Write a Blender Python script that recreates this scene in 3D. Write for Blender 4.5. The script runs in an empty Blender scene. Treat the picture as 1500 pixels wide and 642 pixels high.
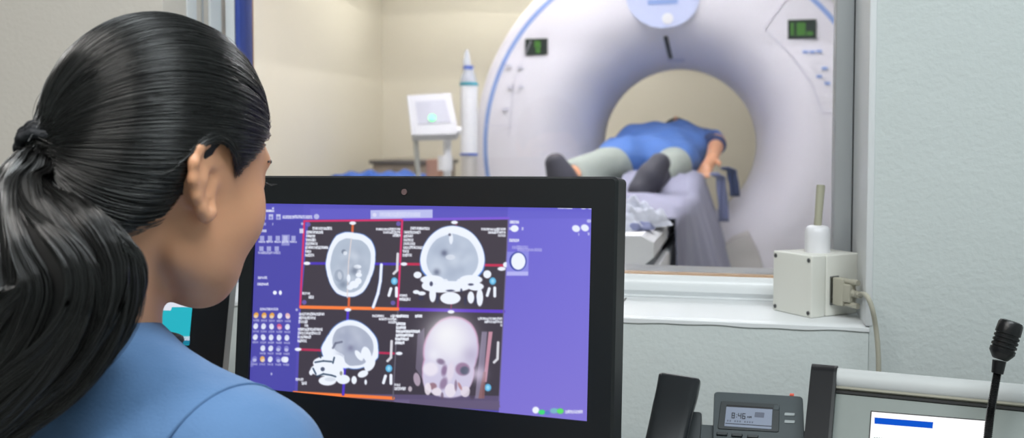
import bpy, bmesh, math, random
import numpy as np
from mathutils import Vector, Matrix
random.seed(4); rng = np.random.default_rng(7)

# ------------------------------------------------------------------ camera, light, exposure
sc = bpy.context.scene
CH = 1.25; FPX = 1458.33; CX, CY = 750.0, 263.7
YAW, PIT = math.radians(13), math.radians(2.5)
F = Vector((-math.sin(YAW)*math.cos(PIT), math.cos(YAW)*math.cos(PIT), -math.sin(PIT)))
R = Vector((math.cos(YAW), math.sin(YAW), 0))
U = R.cross(F)
CAM = Vector((0, 0, CH))
cd = bpy.data.cameras.new('camera'); cam = bpy.data.objects.new('camera', cd); sc.collection.objects.link(cam)
cam.location = CAM
cam.rotation_euler = Matrix((R, U, -F)).transposed().to_euler()
cd.sensor_width = 36; cd.lens = 35; cd.shift_y = -(321-CY)/1500; cd.clip_start = .02
cd.dof.use_dof = True; cd.dof.focus_distance = 1.1; cd.dof.aperture_fstop = 6.2
sc.camera = cam
vs = sc.view_settings
vs.view_transform = 'Standard'; vs.look = 'None'; vs.gamma = 1; vs.use_curve_mapping = False; vs.exposure = 0.0
w = bpy.data.worlds.new('world'); sc.world = w; w.use_nodes = True
w.node_tree.nodes['Background'].inputs[0].default_value = (.75, .82, .9, 1)
w.node_tree.nodes['Background'].inputs[1].default_value = .05
try:
    sc.cycles.use_denoising = True; sc.cycles.max_bounces = 8; sc.cycles.transparent_max_bounces = 12
except Exception: pass

def area(name, loc, size, power, col, rot=(0, 0, 0)):
    l = bpy.data.lights.new(name, 'AREA'); l.shape = 'RECTANGLE'; l.size, l.size_y = size
    l.energy = power; l.color = col
    o = bpy.data.objects.new(name, l); o.location = loc; o.rotation_euler = rot; sc.collection.objects.link(o); return o
area('ceiling_lamp_light', (.35, .35, 2.5), (1.2, .5), 26, (.90, .97, 1.0))
area('ceiling_lamp_light', (-.75, .0, 2.5), (.9, .3), 20, (1.0, .97, .93))
area('scan_room_lamp_light', (-.5, 3.5, 2.62), (1.8, 1.2), 285, (.97, .96, 1.0))
area('scan_room_lamp_light', (-1.2, 4.9, 2.62), (1.2, 1.0), 115, (1.0, .96, .92))
area('scan_room_lamp_light', (-1.5, 6.2, 2.62), (1.6, .4), 95, (1.0, .98, .88))

# ------------------------------------------------------------------ pixel measuring
def ray(px, py):
    return R*((px-CX)/FPX) - U*((py-CY)/FPX) + F
def P(px, py, d): return CAM + ray(px, py)*d
def PY(px, py, y): r = ray(px, py); return CAM + r*(y/r.y)
def PZ(px, py, z): r = ray(px, py); return CAM + r*((z-CH)/r.z)
def PP(px, py, o, n): r = ray(px, py); return CAM + r*((o-CAM).dot(n)/r.dot(n))

# ------------------------------------------------------------------ materials
def s2l(c):
    c = np.asarray(c, float)/255.
    return np.where(c <= .04045, c/12.92, ((c+.055)/1.055)**2.4)
def mat(name, rgb, rough=.5, metal=0, bump=0, bscale=50, var=0, vscale=5, emit=None, estr=1, coat=0, sss=0, alpha=1, trans=0, detail=4, spec=.5, sheen=0, bump2=0, b2scale=6):
    m = bpy.data.materials.new(name); m.use_nodes = True
    nt = m.node_tree; N = nt.nodes; L = nt.links; b = N['Principled BSDF']
    c = tuple(s2l(rgb)) + (1,)
    b.inputs['Base Color'].default_value = c; b.inputs['Roughness'].default_value = rough
    b.inputs['Metallic'].default_value = metal; b.inputs['Specular IOR Level'].default_value = spec
    b.inputs['Coat Weight'].default_value = coat; b.inputs['Coat Roughness'].default_value = .15
    b.inputs['Alpha'].default_value = alpha; b.inputs['Transmission Weight'].default_value = trans
    b.inputs['Sheen Weight'].default_value = sheen
    if sss:
        b.inputs['Subsurface Weight'].default_value = sss
        b.inputs['Subsurface Radius'].default_value = (.012, .005, .003); b.inputs['Subsurface Scale'].default_value = 1
    tc = N.new('ShaderNodeTexCoord')
    if var:
        n = N.new('ShaderNodeTexNoise'); n.inputs['Scale'].default_value = vscale; n.inputs['Detail'].default_value = 3
        L.new(tc.outputs['Object'], n.inputs['Vector'])
        mx = N.new('ShaderNodeMix'); mx.data_type = 'RGBA'
        mx.inputs[6].default_value = tuple(x*(1-var) for x in c[:3]) + (1,)
        mx.inputs[7].default_value = tuple(min(1, x*(1+var)) for x in c[:3]) + (1,)
        L.new(n.outputs[0], mx.inputs[0]); L.new(mx.outputs[2], b.inputs['Base Color'])
    prev = None
    for bs, scl, dist in ((bump, bscale, .002), (bump2, b2scale, .02)):
        if bs:
            n = N.new('ShaderNodeTexNoise'); n.inputs['Scale'].default_value = scl; n.inputs['Detail'].default_value = detail
            L.new(tc.outputs['Object'], n.inputs['Vector'])
            bp = N.new('ShaderNodeBump'); bp.inputs['Strength'].default_value = bs; bp.inputs['Distance'].default_value = dist
            L.new(n.outputs[0], bp.inputs['Height'])
            if prev: L.new(prev.outputs[0], bp.inputs['Normal'])
            L.new(bp.outputs[0], b.inputs['Normal']); prev = bp
    if emit is not None:
        b.inputs['Emission Color'].default_value = tuple(s2l(emit)) + (1,); b.inputs['Emission Strength'].default_value = estr
    return m
M = {}
M['plaster'] = mat('painted_plaster', (203, 210, 209), .55, bump=.5, bscale=120, bump2=.12, b2scale=9, detail=6)
M['warmlit_plaster'] = mat('plaster_warm_light_tint', (219, 212, 203), .6, bump=.3, bscale=120)  # same plaster as the right wall, warmer light put into its colour
M['sillpaint'] = mat('gloss_white_paint', (226, 229, 231), .35, bump=.15, bscale=30)
M['ctwall'] = mat('cream_wall_paint', (228, 222, 208), .7, var=.03, vscale=1.2)
M['ceil'] = mat('ceiling_paint', (238, 238, 236), .8)
M['floor'] = mat('vinyl_floor', (150, 152, 150), .4, var=.05)
M['alu'] = mat('brushed_aluminium', (188, 192, 195), .42, metal=.3, bump=.05, bscale=200)
M['framewhite'] = mat('white_frame_enamel', (232, 236, 238), .3)
M['gasket'] = mat('black_rubber', (12, 13, 14), .6)
M['bluefilm'] = mat('blue_film_edge', (62, 84, 170), .4)
M['wood'] = mat('pale_wood_bead', (190, 150, 105), .5, var=.1, vscale=30)
M['gantry'] = mat('gantry_plastic', (227, 224, 232), .38)
M['gblue'] = mat('gantry_blue_stripe', (140, 165, 220), .4)
M['gpale'] = mat('gantry_pale_blue', (196, 204, 236), .4)
M['gseam'] = mat('gantry_seam', (208, 206, 220), .5)
M['gbeige'] = mat('gantry_beige', (205, 200, 196), .5)
M['lcd'] = mat('dark_lcd', (28, 40, 36), .3)
M['lcdg'] = mat('green_lcd_digits', (60, 110, 40), .3, emit=(90, 150, 50), estr=.12)
M['dark'] = mat('dark_plastic', (40, 40, 46), .4)
M['white'] = mat('white_plastic', (236, 236, 240), .35)
M['boxplastic'] = mat('sensor_box_plastic', (226, 226, 218), .42, bump=.03, bscale=400)
M['steel'] = mat('screw_steel', (150, 150, 148), .25, metal=1)
M['beigerod'] = mat('beige_antenna_rubber', (170, 168, 148), .5)
M['greyplug'] = mat('grey_beige_plug', (176, 173, 158), .5)
M['monitor'] = mat('black_monitor_plastic', (13, 17, 20), .45, bump=.03, bscale=500)
M['webcam'] = mat('webcam_lens', (112, 92, 92), .3)
M['silver'] = mat('silver_edge', (190, 192, 190), .3, metal=.6)
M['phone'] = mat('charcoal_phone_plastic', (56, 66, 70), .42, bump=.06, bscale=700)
M['handset'] = mat('dark_handset_plastic', (26, 29, 33), .28, bump=.04, bscale=700)
M['phonedk'] = mat('phone_bezel', (44, 50, 53), .35)
M['lcdgrey'] = mat('phone_lcd', (128, 136, 152), .25, emit=(120, 130, 150), estr=.3)
M['ink'] = mat('lcd_ink', (30, 33, 44), .5)
M['inkpale'] = mat('lcd_pale_ink', (92, 98, 116), .5)
M['ledred'] = mat('red_lamp_lens', (215, 110, 95), .3, emit=(220, 90, 70), estr=.35)
M['btnlight'] = mat('grey_button', (160, 168, 170), .4)
M['console'] = mat('grey_console_panel', (126, 134, 130), .5, bump=.04, bscale=300)
M['consolebar'] = mat('satin_aluminium_bar', (196, 199, 199), .55, metal=0)
M['consoledk'] = mat('dark_console_cap', (14, 15, 19), .5, spec=.25)
M['micblk'] = mat('black_mic_metal', (14, 15, 17), .35, bump=.1, bscale=600)
M['scrwhite'] = mat('lit_white_screen', (10, 10, 10), .6, spec=.1, emit=(255, 255, 255), estr=1.1)
M['scrblue'] = mat('lit_blue_bar', (2, 4, 12), .6, spec=.05, emit=(0, 84, 205), estr=1)
M['scrgrey'] = mat('lit_grey_text', (10, 10, 10), .3, emit=(150, 160, 160), estr=1)
M['skin'] = mat('skin', (224, 164, 126), .45, sss=.12, var=.04, vscale=18, bump=.05, bscale=260)
M['scrub'] = mat('blue_scrub_cotton', (88, 126, 172), .8, bump=.25, bscale=380, bump2=.8, b2scale=5, sheen=.15, var=.05, vscale=6)
M['seam'] = mat('scrub_seam_thread', (74, 108, 150), .8)
M['undershirt'] = mat('black_undershirt', (16, 18, 26), .7)
M['jeans'] = mat('navy_trousers', (40, 50, 80), .85)
M['shoe'] = mat('dark_shoe', (62, 62, 72), .7)
M['gown'] = mat('blue_patient_gown', (80, 120, 192), .8, bump2=.8, b2scale=9)
M['navysleeve'] = mat('navy_sleeve', (52, 66, 112), .8)
M['khaki'] = mat('grey_green_trousers', (160, 168, 160), .85, bump2=.4, b2scale=14)
M['sheet'] = mat('grey_lavender_sheet', (146, 146, 168), .75, bump2=.3, b2scale=10)
M['sheetblue'] = mat('slate_blue_cloth', (128, 134, 172), .8)
M['tabletop'] = mat('white_scanner_table', (240, 240, 244), .35)
M['tableside'] = mat('grey_table_side', (176, 180, 188), .4)
M['towel'] = mat('crumpled_white_cloth', (206, 210, 224), .85, bump2=.8, b2scale=20)
M['bluebed'] = mat('bright_blue_blanket', (60, 104, 196), .8)
M['cabinet'] = mat('brown_cabinet', (150, 136, 124), .5, var=.1, vscale=8)
M['cabtop'] = mat('dark_cabinet_top', (96, 90, 90), .4)
M['rust'] = mat('reddish_brown_panel', (168, 128, 112), .6)
M['dimwhite'] = mat('pale_grey_plastic', (206, 206, 212), .4)
M['teal'] = mat('teal_ring', (60, 160, 180), .4)
M['blueplastic'] = mat('blue_plastic', (70, 100, 190), .4)
M['clearish'] = mat('clear_syringe_plastic', (214, 220, 232), .15, alpha=.55)
M['greenled'] = mat('green_lamp', (40, 120, 70), .3, emit=(120, 255, 170), estr=2.2)
M['display'] = mat('pale_display', (176, 176, 190), .3, emit=(198, 196, 212), estr=.05)
M['desk'] = mat('grey_desk_laminate', (170, 170, 168), .5)
M['eye'] = mat('eye_white', (235, 230, 225), .1); M['iris'] = mat('brown_iris', (50, 28, 16), .1)
M['lip'] = mat('lip_skin', (176, 100, 92), .4)
def hairmat(name, rgb, rough=.28, spec=.7):
    m = mat(name, rgb, rough, spec=spec); b = m.node_tree.nodes['Principled BSDF']
    g = m.node_tree.nodes.new('ShaderNodeNewGeometry')
    mp = m.node_tree.nodes.new('ShaderNodeMapRange'); mp.inputs[3].default_value = rough*.7; mp.inputs[4].default_value = rough*1.6
    m.node_tree.links.new(g.outputs['Random Per Island'], mp.inputs[0]); m.node_tree.links.new(mp.outputs[0], b.inputs['Roughness'])
    return m
M['hair'] = hairmat('black_hair', (9, 8, 8), .22, 1.0)
M['scalp'] = mat('hair_underlayer', (6, 5, 5), .6)
M['hairtie'] = mat('black_hair_tie', (20, 22, 28), .7, bump=.6, bscale=250)
# glass: thin pane
g = bpy.data.materials.new('window_glass'); g.use_nodes = True; nt = g.node_tree; nt.nodes.clear()
o_ = nt.nodes.new('ShaderNodeOutputMaterial'); mx = nt.nodes.new('ShaderNodeMixShader'); tr = nt.nodes.new('ShaderNodeBsdfTransparent')
gl = nt.nodes.new('ShaderNodeBsdfGlossy'); fr = nt.nodes.new('ShaderNodeFresnel'); fr.inputs[0].default_value = 1.45
tr.inputs[0].default_value = (.975, .98, .98, 1); gl.inputs['Roughness'].default_value = .02
nt.links.new(fr.outputs[0], mx.inputs[0]); nt.links.new(tr.outputs[0], mx.inputs[1]); nt.links.new(gl.outputs[0], mx.inputs[2]); nt.links.new(mx.outputs[0], o_.inputs[0])
M['glass'] = g

# ------------------------------------------------------------------ mesh helpers
class MB:
    def __init__(s): s.v = []; s.f = []
    def add(s, vs_, fs):
        n = len(s.v); s.v += [Vector(x) for x in vs_]; s.f += [tuple(i+n for i in q) for q in fs]; return s
    def box(s, lo, hi, bev=0, seg=2):
        lo = Vector(lo); hi = Vector(hi)
        return s.rbox((lo+hi)/2, (Vector((1, 0, 0)), Vector((0, 1, 0)), Vector((0, 0, 1))), (hi-lo)/2, bev, seg)
    def rbox(s, c, ax, half, bev=0, seg=2):
        bm = bmesh.new(); bmesh.ops.create_cube(bm, size=2)
        for v in bm.verts: v.co = Vector((v.co.x*half[0], v.co.y*half[1], v.co.z*half[2]))
        if bev: bmesh.ops.bevel(bm, geom=bm.edges[:], offset=bev, segments=seg, affect='EDGES', profile=.5)
        c = Vector(c)
        vs_ = [c + ax[0]*v.co.x + ax[1]*v.co.y + ax[2]*v.co.z for v in bm.verts]
        bm.verts.index_update()
        s.add(vs_, [[v.index for v in q.verts] for q in bm.faces]); bm.free(); return s
    def tube(s, pts, rad, seg=16, cap=True):
        pts = [Vector(p) for p in pts]; n = len(pts)
        if not hasattr(rad, '__len__'): rad = [rad]*n
        t0 = (pts[1]-pts[0]).normalized()
        ref = Vector((0, 0, 1)) if abs(t0.z) < .9 else Vector((1, 0, 0))
        nn = t0.cross(ref).normalized(); vs_ = []
        for i, p in enumerate(pts):
            t = (pts[min(i+1, n-1)]-pts[max(i-1, 0)])
            t = t.normalized() if t.length > 1e-9 else t0
            nn = (nn - t*nn.dot(t)).normalized(); b = t.cross(nn)
            vs_ += [p + (nn*math.cos(a)+b*math.sin(a))*rad[i] for a in [2*math.pi*k/seg for k in range(seg)]]
        fs = [(i*seg+k, i*seg+(k+1) % seg, (i+1)*seg+(k+1) % seg, (i+1)*seg+k) for i in range(n-1) for k in range(seg)]
        if cap: fs += [tuple(range(seg))[::-1], tuple((n-1)*seg+k for k in range(seg))]
        return s.add(vs_, fs)
    def grid(s, g, closed=False):
        n = len(g); m = len(g[0]); vs_ = [p for r in g for p in r]
        mm = m if closed else m-1
        return s.add(vs_, [(i*m+j, i*m+(j+1) % m, (i+1)*m+(j+1) % m, (i+1)*m+j) for i in range(n-1) for j in range(mm)])
    def slab(s, quad, n, t):     # quad of points pushed along n by t
        q = [Vector(p) for p in quad]; k = len(q)
        return s.add(q+[p+n*t for p in q], [tuple(range(k)), tuple(range(2*k-1, k-1, -1))] + [(i, (i+1) % k, k+(i+1) % k, k+i) for i in range(k)])
COL = sc.collection
def base(parent):
    v = Vector((0, 0, 0)); p = parent
    while p: v += p.location; p = p.parent
    return v
def obj(name, mb, m, parent=None, smooth=35, loc=None, weld=0):
    me = bpy.data.meshes.new(name)
    o = bpy.data.objects.new(name, me); COL.objects.link(o)
    off = base(parent)
    if parent: o.parent = parent
    if loc is None and not parent:
        xs = [v for v in mb.v]; lo = Vector([min(v[i] for v in xs) for i in range(3)]); hi = Vector([max(v[i] for v in xs) for i in range(3)])
        loc = Vector(((lo.x+hi.x)/2, (lo.y+hi.y)/2, lo.z))
    if loc is not None and not parent: o.location = loc; off = Vector(loc)
    me.from_pydata([tuple(v-off) for v in mb.v], [], mb.f)
    fix(me, smooth)
    for x in (m if isinstance(m, (list, tuple)) else [m]): me.materials.append(M[x])
    return o
def fix(me, smooth):
    bm = bmesh.new(); bm.from_mesh(me); bmesh.ops.recalc_face_normals(bm, faces=bm.faces[:]); bm.to_mesh(me); bm.free()
    me.polygons.foreach_set('use_smooth', [smooth > 0]*len(me.polygons))
    if 0 < smooth < 180: me.set_sharp_from_angle(angle=math.radians(smooth))
def npobj(name, V, Fc, m, parent=None, loc=None, smooth=180):
    me = bpy.data.meshes.new(name); V = np.asarray(V, np.float32); Fc = np.asarray(Fc, np.int32)
    o = bpy.data.objects.new(name, me); COL.objects.link(o)
    off = base(parent)
    if parent: o.parent = parent
    elif loc is not None: o.location = loc; off = Vector(loc)
    V = V - np.array(off, np.float32)
    k = Fc.shape[1]
    me.vertices.add(len(V)); me.vertices.foreach_set('co', V.ravel())
    me.loops.add(Fc.size); me.loops.foreach_set('vertex_index', Fc.ravel())
    me.polygons.add(len(Fc)); me.polygons.foreach_set('loop_start', np.arange(0, Fc.size, k, dtype=np.int32))
    me.update(calc_edges=True); me.validate()
    me.polygons.foreach_set('use_smooth', [smooth > 0]*len(me.polygons))
    me.materials.append(M[m]); return o
def tag(o, label=None, cat=None, group=None, kind=None):
    if label: o['label'] = label
    if cat: o['category'] = cat
    if group: o['group'] = group
    if kind: o['kind'] = kind
    return o
def thing(name, loc, label, cat, group=None):
    o = bpy.data.objects.new(name, None); o.empty_display_size = .05; COL.objects.link(o); o.location = loc
    return tag(o, label, cat, group)
def struct(name, mb, m, parent=None, smooth=35):
    o = obj(name, mb, m, parent, smooth)
    if not parent: o['kind'] = 'structure'
    return o
X_, Y_, Z_ = Vector((1, 0, 0)), Vector((0, 1, 0)), Vector((0, 0, 1))

# ------------------------------------------------------------------ implicit surfaces
def nv(v): return np.array(v, np.float32)
class Sdf:
    """smooth union of capsules and ellipsoids, given in a frame (origin o, axes rows A)"""
    def __init__(s): s.p = []
    def cap(s, a, b, ra, rb, k=.02, op=1): s.p.append(('c', nv(a), nv(b), ra, rb, k, op)); return s
    def ell(s, c, r, k=.02, op=1, A=None): s.p.append(('e', nv(c), nv(r), None if A is None else nv(A), 0, k, op)); return s
    def chain(s, pts, rs, k=.02):
        for i in range(len(pts)-1): s.cap(pts[i], pts[i+1], rs[i], rs[i+1], k)
        return s
    def prim(s, q, X, Y, Z):
        if q[0] == 'c':
            a, b = q[1], q[2]; ab = b-a; L2 = float(ab@ab)+1e-12
            t = np.clip(((X-a[0])*ab[0]+(Y-a[1])*ab[1]+(Z-a[2])*ab[2])/L2, 0, 1)
            return np.sqrt((X-a[0]-t*ab[0])**2+(Y-a[1]-t*ab[1])**2+(Z-a[2]-t*ab[2])**2) - (q[3]+(q[4]-q[3])*t)
        c, r, A = q[1], q[2], q[3]
        x, y, z = X-c[0], Y-c[1], Z-c[2]
        if A is not None: x, y, z = [x*A[i][0]+y*A[i][1]+z*A[i][2] for i in range(3)]
        k0 = np.sqrt((x/r[0])**2+(y/r[1])**2+(z/r[2])**2)+1e-6; k1 = np.sqrt((x/r[0]**2)**2+(y/r[1]**2)**2+(z/r[2]**2)**2)+1e-6
        return k0*(k0-1)/k1
    @staticmethod
    def comb(D, d, k, op):
        if op < 0: d = -d; h = np.clip(.5-.5*(d-D)/k, 0, 1) if False else np.clip(.5+.5*(d-D)/k, 0, 1); return D*(1-h)+d*h+k*h*(1-h)
        h = np.clip(.5+.5*(D-d)/k, 0, 1); return D*(1-h)+d*h-k*h*(1-h)
    def ev(s, X, Y, Z):
        D = np.full(np.broadcast(X, Y, Z).shape, 1., np.float32)
        for q in s.p: D = s.comb(D, s.prim(q, X, Y, Z), q[5], q[6])
        return D
    def bbox(s, q):
        if q[0] == 'c': m = max(q[3], q[4]); return np.minimum(q[1], q[2])-m, np.maximum(q[1], q[2])+m
        m = q[2] if q[3] is None else np.full(3, q[2].max()); return q[1]-m, q[1]+m
    def grid(s, xs, ys, zs):
        D = np.full((len(xs), len(ys), len(zs)), .5, np.float32)
        for q in s.p:
            lo, hi = s.bbox(q); mg = .035 + q[5]
            sl = []
            for ax, a in enumerate((xs, ys, zs)):
                i0 = int(np.searchsorted(a, lo[ax]-mg)); i1 = int(np.searchsorted(a, hi[ax]+mg)); sl.append(slice(i0, max(i1, i0)))
            if any(t.stop <= t.start for t in sl): continue
            sl = tuple(sl)
            d = s.prim(q, xs[sl[0]][:, None, None], ys[sl[1]][None, :, None], zs[sl[2]][None, None, :])
            D[sl] = s.comb(D[sl], d, q[5], q[6])
        return D
def nets(D, xs, ys, zs):
    S = D < 0; c = np.zeros(tuple(n-1 for n in D.shape), np.int8)
    corners = [(i, j, k) for i in (0, 1) for j in (0, 1) for k in (0, 1)]
    for i, j, k in corners: c += S[i:S.shape[0]-1+i, j:S.shape[1]-1+j, k:S.shape[2]-1+k]
    act = np.argwhere((c > 0) & (c < 8)); idx = np.full(c.shape, -1, np.int64); idx[tuple(act.T)] = np.arange(len(act))
    cv = [D[act[:, 0]+i, act[:, 1]+j, act[:, 2]+k] for i, j, k in corners]
    gx = lambda i, j, k: np.stack([xs[act[:, 0]+i], ys[act[:, 1]+j], zs[act[:, 2]+k]], 1)
    cp = [gx(*q) for q in corners]
    acc = np.zeros((len(act), 3)); cnt = np.zeros(len(act))
    for a in range(8):
        for b in range(a+1, 8):
            if sum(abs(corners[a][t]-corners[b][t]) for t in range(3)) != 1: continue
            m = (cv[a] < 0) != (cv[b] < 0); dd = cv[a]-cv[b]; t = np.where(m, cv[a]/np.where(dd == 0, 1, dd), 0)
            acc += np.where(m[:, None], cp[a]+(cp[b]-cp[a])*t[:, None], 0); cnt += m
    V = acc/np.maximum(cnt, 1)[:, None]; Q = []
    for ax in range(3):
        sl0 = [slice(1, -1)]*3; sl1 = [slice(1, -1)]*3; sl0[ax] = slice(0, -1); sl1[ax] = slice(1, None)
        A, B = S[tuple(sl0)], S[tuple(sl1)]
        e = np.argwhere(A != B)
        if not len(e): continue
        fl = A[tuple(e.T)]
        off = np.ones(3, int); off[ax] = 0; e = e+off
        o1, o2 = [t for t in range(3) if t != ax]
        d1 = np.zeros(3, int); d1[o1] = -1; d2 = np.zeros(3, int); d2[o2] = -1
        q = np.stack([idx[tuple((e+x).T)] for x in (d1*0, d1, d1+d2, d2)], 1)
        if ax == 1: fl = ~fl
        q[~fl] = q[~fl][:, ::-1]; Q.append(q)
    return V, np.concatenate(Q)
def smooth_mesh(V, Q, it=1, lam=.5):
    for _ in range(it):
        acc = np.zeros_like(V); cnt = np.zeros(len(V))
        for a in range(4):
            for b in ((a+1) % 4, (a-1) % 4):
                np.add.at(acc, Q[:, a], V[Q[:, b]]); np.add.at(cnt, Q[:, a], 1)
        V = V + lam*(acc/np.maximum(cnt, 1)[:, None]-V)
    return V
def axis(lo, hi, step, fine=()):
    out = [lo]
    while out[-1] < hi:
        x = out[-1]; st = step
        for a, b, fs in fine:
            if a <= x < b: st = fs
        out.append(x+st)
    return np.array(out, np.float32)

# ================================================================== SETTING
YW, YB, YG, YO = 1.47, 1.65, 1.672, 1.72        # room face of wall, window frame, glass, scan-room face
zs_ = PY(1250, 477, YW).z                        # sill height
xr = PY(1276, 300, YW).x                         # right reveal
RX0, RX1, RY0 = -3.0, 1.55, -1.6; HZ = 2.62
XL = PY(240, 100, YW).x                           # left reveal
wb = MB()
wb.box((xr, YW, 0), (RX1, YO, HZ)); 
wb.box((XL, YW, 2.15), (xr, YO, HZ))
o = struct('wall_back', wb, 'plaster')
struct('wall_left_of_window', MB().box((RX0, YW, 0), (XL, YO, HZ), .003), 'warmlit_plaster')
# parapet below window with slightly uneven plaster lip
struct('wall_below_window', MB().box((XL, YW, 0), (xr, YO, zs_-.006), .002), 'plaster')
def sill():
    g_ = []
    for i in range(161):
        x = XL + (xr-XL)*i/160
        lip = .0007*math.sin(x*31)+.0006*math.sin(x*77+1)
        g_.append([Vector((x, YO+.0, zs_)), Vector((x, YW+.02, zs_)), Vector((x, YW+.004, zs_-.0005)), Vector((x, YW-.0015, zs_-.003)), Vector((x, YW-.002, zs_-.008-lip)), Vector((x, YW+.001, zs_-.009-lip))])
    return MB().grid(g_)
struct('trim_sill', sill(), 'sillpaint')
# small joint line in the sill paint near the monitor
jl = [PZ(905, 452, zs_+.0005), PZ(917, 437, zs_+.0005)]
obj_j = MB().tube([jl[0], jl[1]], .0012, 6); struct('trim_joint', obj_j, 'cabtop')
# reveal corner bead, paint ridge
rv = MB().box((xr-.006, YW-.002, zs_), (xr+.004, YB, HZ*.82), .002); struct('trim_reveal', rv, 'sillpaint')
struct('wall_right', MB().box((RX1, RY0, 0), (RX1+.1, YO, HZ)), 'plaster')
struct('wall_left', MB().box((RX0-.1, RY0, 0), (RX0, YO, HZ)), 'plaster')
struct('wall_front', MB().box((RX0, RY0-.1, 0), (RX1, RY0, HZ)), 'plaster')
struct('floor', MB().box((-4.2, RY0-.1, -.1), (3.0, 7.6, 0)), 'floor')
struct('ceiling', MB().box((-4.2, RY0-.1, HZ), (3.0, 7.6, HZ+.1)), 'ceil')
xc = PY(560, 100, 7.0).x
struct('wall_scan_back', MB().box((xc-.1, 7.0, 0), (2.6, 7.1, HZ)), 'ctwall')
struct('wall_scan_left', MB().box((xc-.1, YO, 0), (xc, 7.0, HZ)), 'ctwall')
struct('wall_scan_right', MB().box((2.2, YO, 0), (2.3, 7.0, HZ)), 'ctwall')

# window
def X(px, y, py=250): return PY(px, py, y).x
win = bpy.data.objects.new('window_1', None); COL.objects.link(win); win.location = (-.8, YB, zs_); win['kind'] = 'structure'
# right member
xa, xb2 = X(1222, YB), X(1249, YB)
zt = 2.15
obj('frame_jamb', MB().box((xa, YB, zs_), (xb2, YB+.05, zt), .003), 'alu', win)
obj('gasket', MB().box((xb2+.0005, YB+.004, zs_), (xb2+.0035, YB+.045, zt)), 'gasket', win)
obj('frame_jamb', MB().box((xb2+.004, YB+.002, zs_), (xr-.002, YB+.05, zt), .002), 'framewhite', win)
# bottom member: rounded nose profile
zt0 = PY(1000, 405, YB).z
zl = zs_
prof = []
h = zt0-zl
for a in np.linspace(0, math.pi/2, 9): prof.append((YB+.018-.018*math.sin(a)*1.0, zl+h-.018+.018*math.cos(a)))
prof = [(YB+.05, zl+h)] + prof + [(YB, zl+.012), (YB+.006, zl+.004), (YB+.006, zl+.0005), (YB+.05, zl+.0005)]
x0, x1 = X(350, YB), xa
obj('frame_sill', MB().grid([[Vector((x0, a, b)) for a, b in prof], [Vector((x1, a, b)) for a, b in prof]], closed=True), 'framewhite', win)
# inner white strip and wooden bead on the scan room side
zb1 = zt0+.0045; zb0 = zt0
obj('glazing_bead', MB().box((x0, YB+.0455, zb0-.01), (xa, YB+.125, zb1-.003), .0004), 'framewhite', win)
obj('wooden_bead', MB().box((x0, YB+.016, zb0-.006), (xa, YB+.045, zb0+.0012)), 'wood', win)
# left mullion with its grooves
def vbox(pa, pb, y0, y1, m, nm='mullion', bv=.0015):
    obj(nm, MB().box((X(pa, y0), y0, zs_), (X(pb, y0), y1, zt), bv), m, win)
for ya, yb, th_, m_ in ((YW+.068, YW+.098, .004, 'framewhite'), (YW+.118, YW+.122, .003, 'alu'), (YW+.140, YB-.002, .006, 'framewhite')):
    obj('reveal_strip', MB().box((XL+.0005, ya, zs_), (XL+th_, yb, zt), .001), m_, win)
vbox(332.5, 346, YB+.004, YB+.055, 'framewhite')
vbox(347, 354, YB+.002, YB+.05, 'bluefilm', 'edge_strip'); vbox(355, 363, YB+.03, YB+.06, 'wood', 'wooden_bead')
obj('frame_head', MB().box((x0, YB, zt-.04), (xa, YB+.05, zt), .003), 'framewhite', win)
obj('glass_pane', MB().box((x0-.01, YG, zs_+.02), (xa+.005, YG+.006, zt-.02)), 'glass', win)

# ceiling lamps (real fittings holding the area lights)
for i, (x, y, sx, sy) in enumerate([(.35, .35, .62, .27), (-.75, .0, .47, .17)]):
    t = thing('ceiling_lamp', (x, y, HZ-.06), ('wide ceiling light panel above the desk phone', 'slim ceiling light panel above the woman')[i], 'ceiling light')
    obj('housing', MB().box((x-sx, y-sy, HZ-.05), (x+sx, y+sy, HZ-.001), .004), 'white', t)

# ================================================================== SCAN ROOM
# ---- gantry
GX = PY(985, 213, 4.70).x; GZ = PY(985, 213, 4.70).z; GY = 4.70
gt = thing('ct_scanner_gantry', (GX, GY+.45, 0), 'large white ring shaped scanner gantry with round bore behind the glass', 'scanner')
def gR(a, R0=.975):
    c, s = math.cos(a), math.sin(a)
    if s >= 0: return R0
    lim = [1e9]
    if abs(c) > 1e-6: lim.append((R0+.0)/abs(c))
    lim.append((GZ-.0)/abs(s))
    # rounded box via p-norm
    p = 7
    return 1/((abs(c)/R0)**p+(abs(s)/(GZ))**p)**(1/p)
def gprof():
    pr = []
    # front flare: throat (r .385,y .50) to face (r .66,y .0)
    for t in np.linspace(0, 1, 22):
        a = t*math.pi/2
        pr.append((.385+.30*(1-math.cos(a)), .50-.50*math.sin(a), 0.0))
    for t in np.linspace(.12, 1, 8): pr.append((.685, 0.0+.03*t*t, t))
    for t in np.linspace(.2, 1, 6):
        a = t*math.pi/2; pr.append((-1, .03+.06*(1-math.cos(a)), .94+.06*math.sin(a)))
    return pr
NA = 160
def gpt(a, r, y, t):
    Rr = gR(a)
    rr = r if t == 0 else (.685+(Rr-.05-.685)*t if r > 0 else Rr-.05+.05*((t-.94)/.06))
    return Vector((GX+rr*math.cos(a), GY+y, GZ+rr*math.sin(a)))
rows = []
pr = gprof()
front = [(r, y, t) for r, y, t in pr]
for r, y, t in front: rows.append([gpt(2*math.pi*k/NA, r, y, t) for k in range(NA)])
back = [[Vector((p.x, 2*(GY+.48)-p.y+.0, p.z)) for p in row] for row in rows[::-1]]
mbg = MB().grid(rows+back+[rows[0]], closed=True)
obj('gantry_body', mbg, 'gantry', gt, smooth=50)
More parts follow.
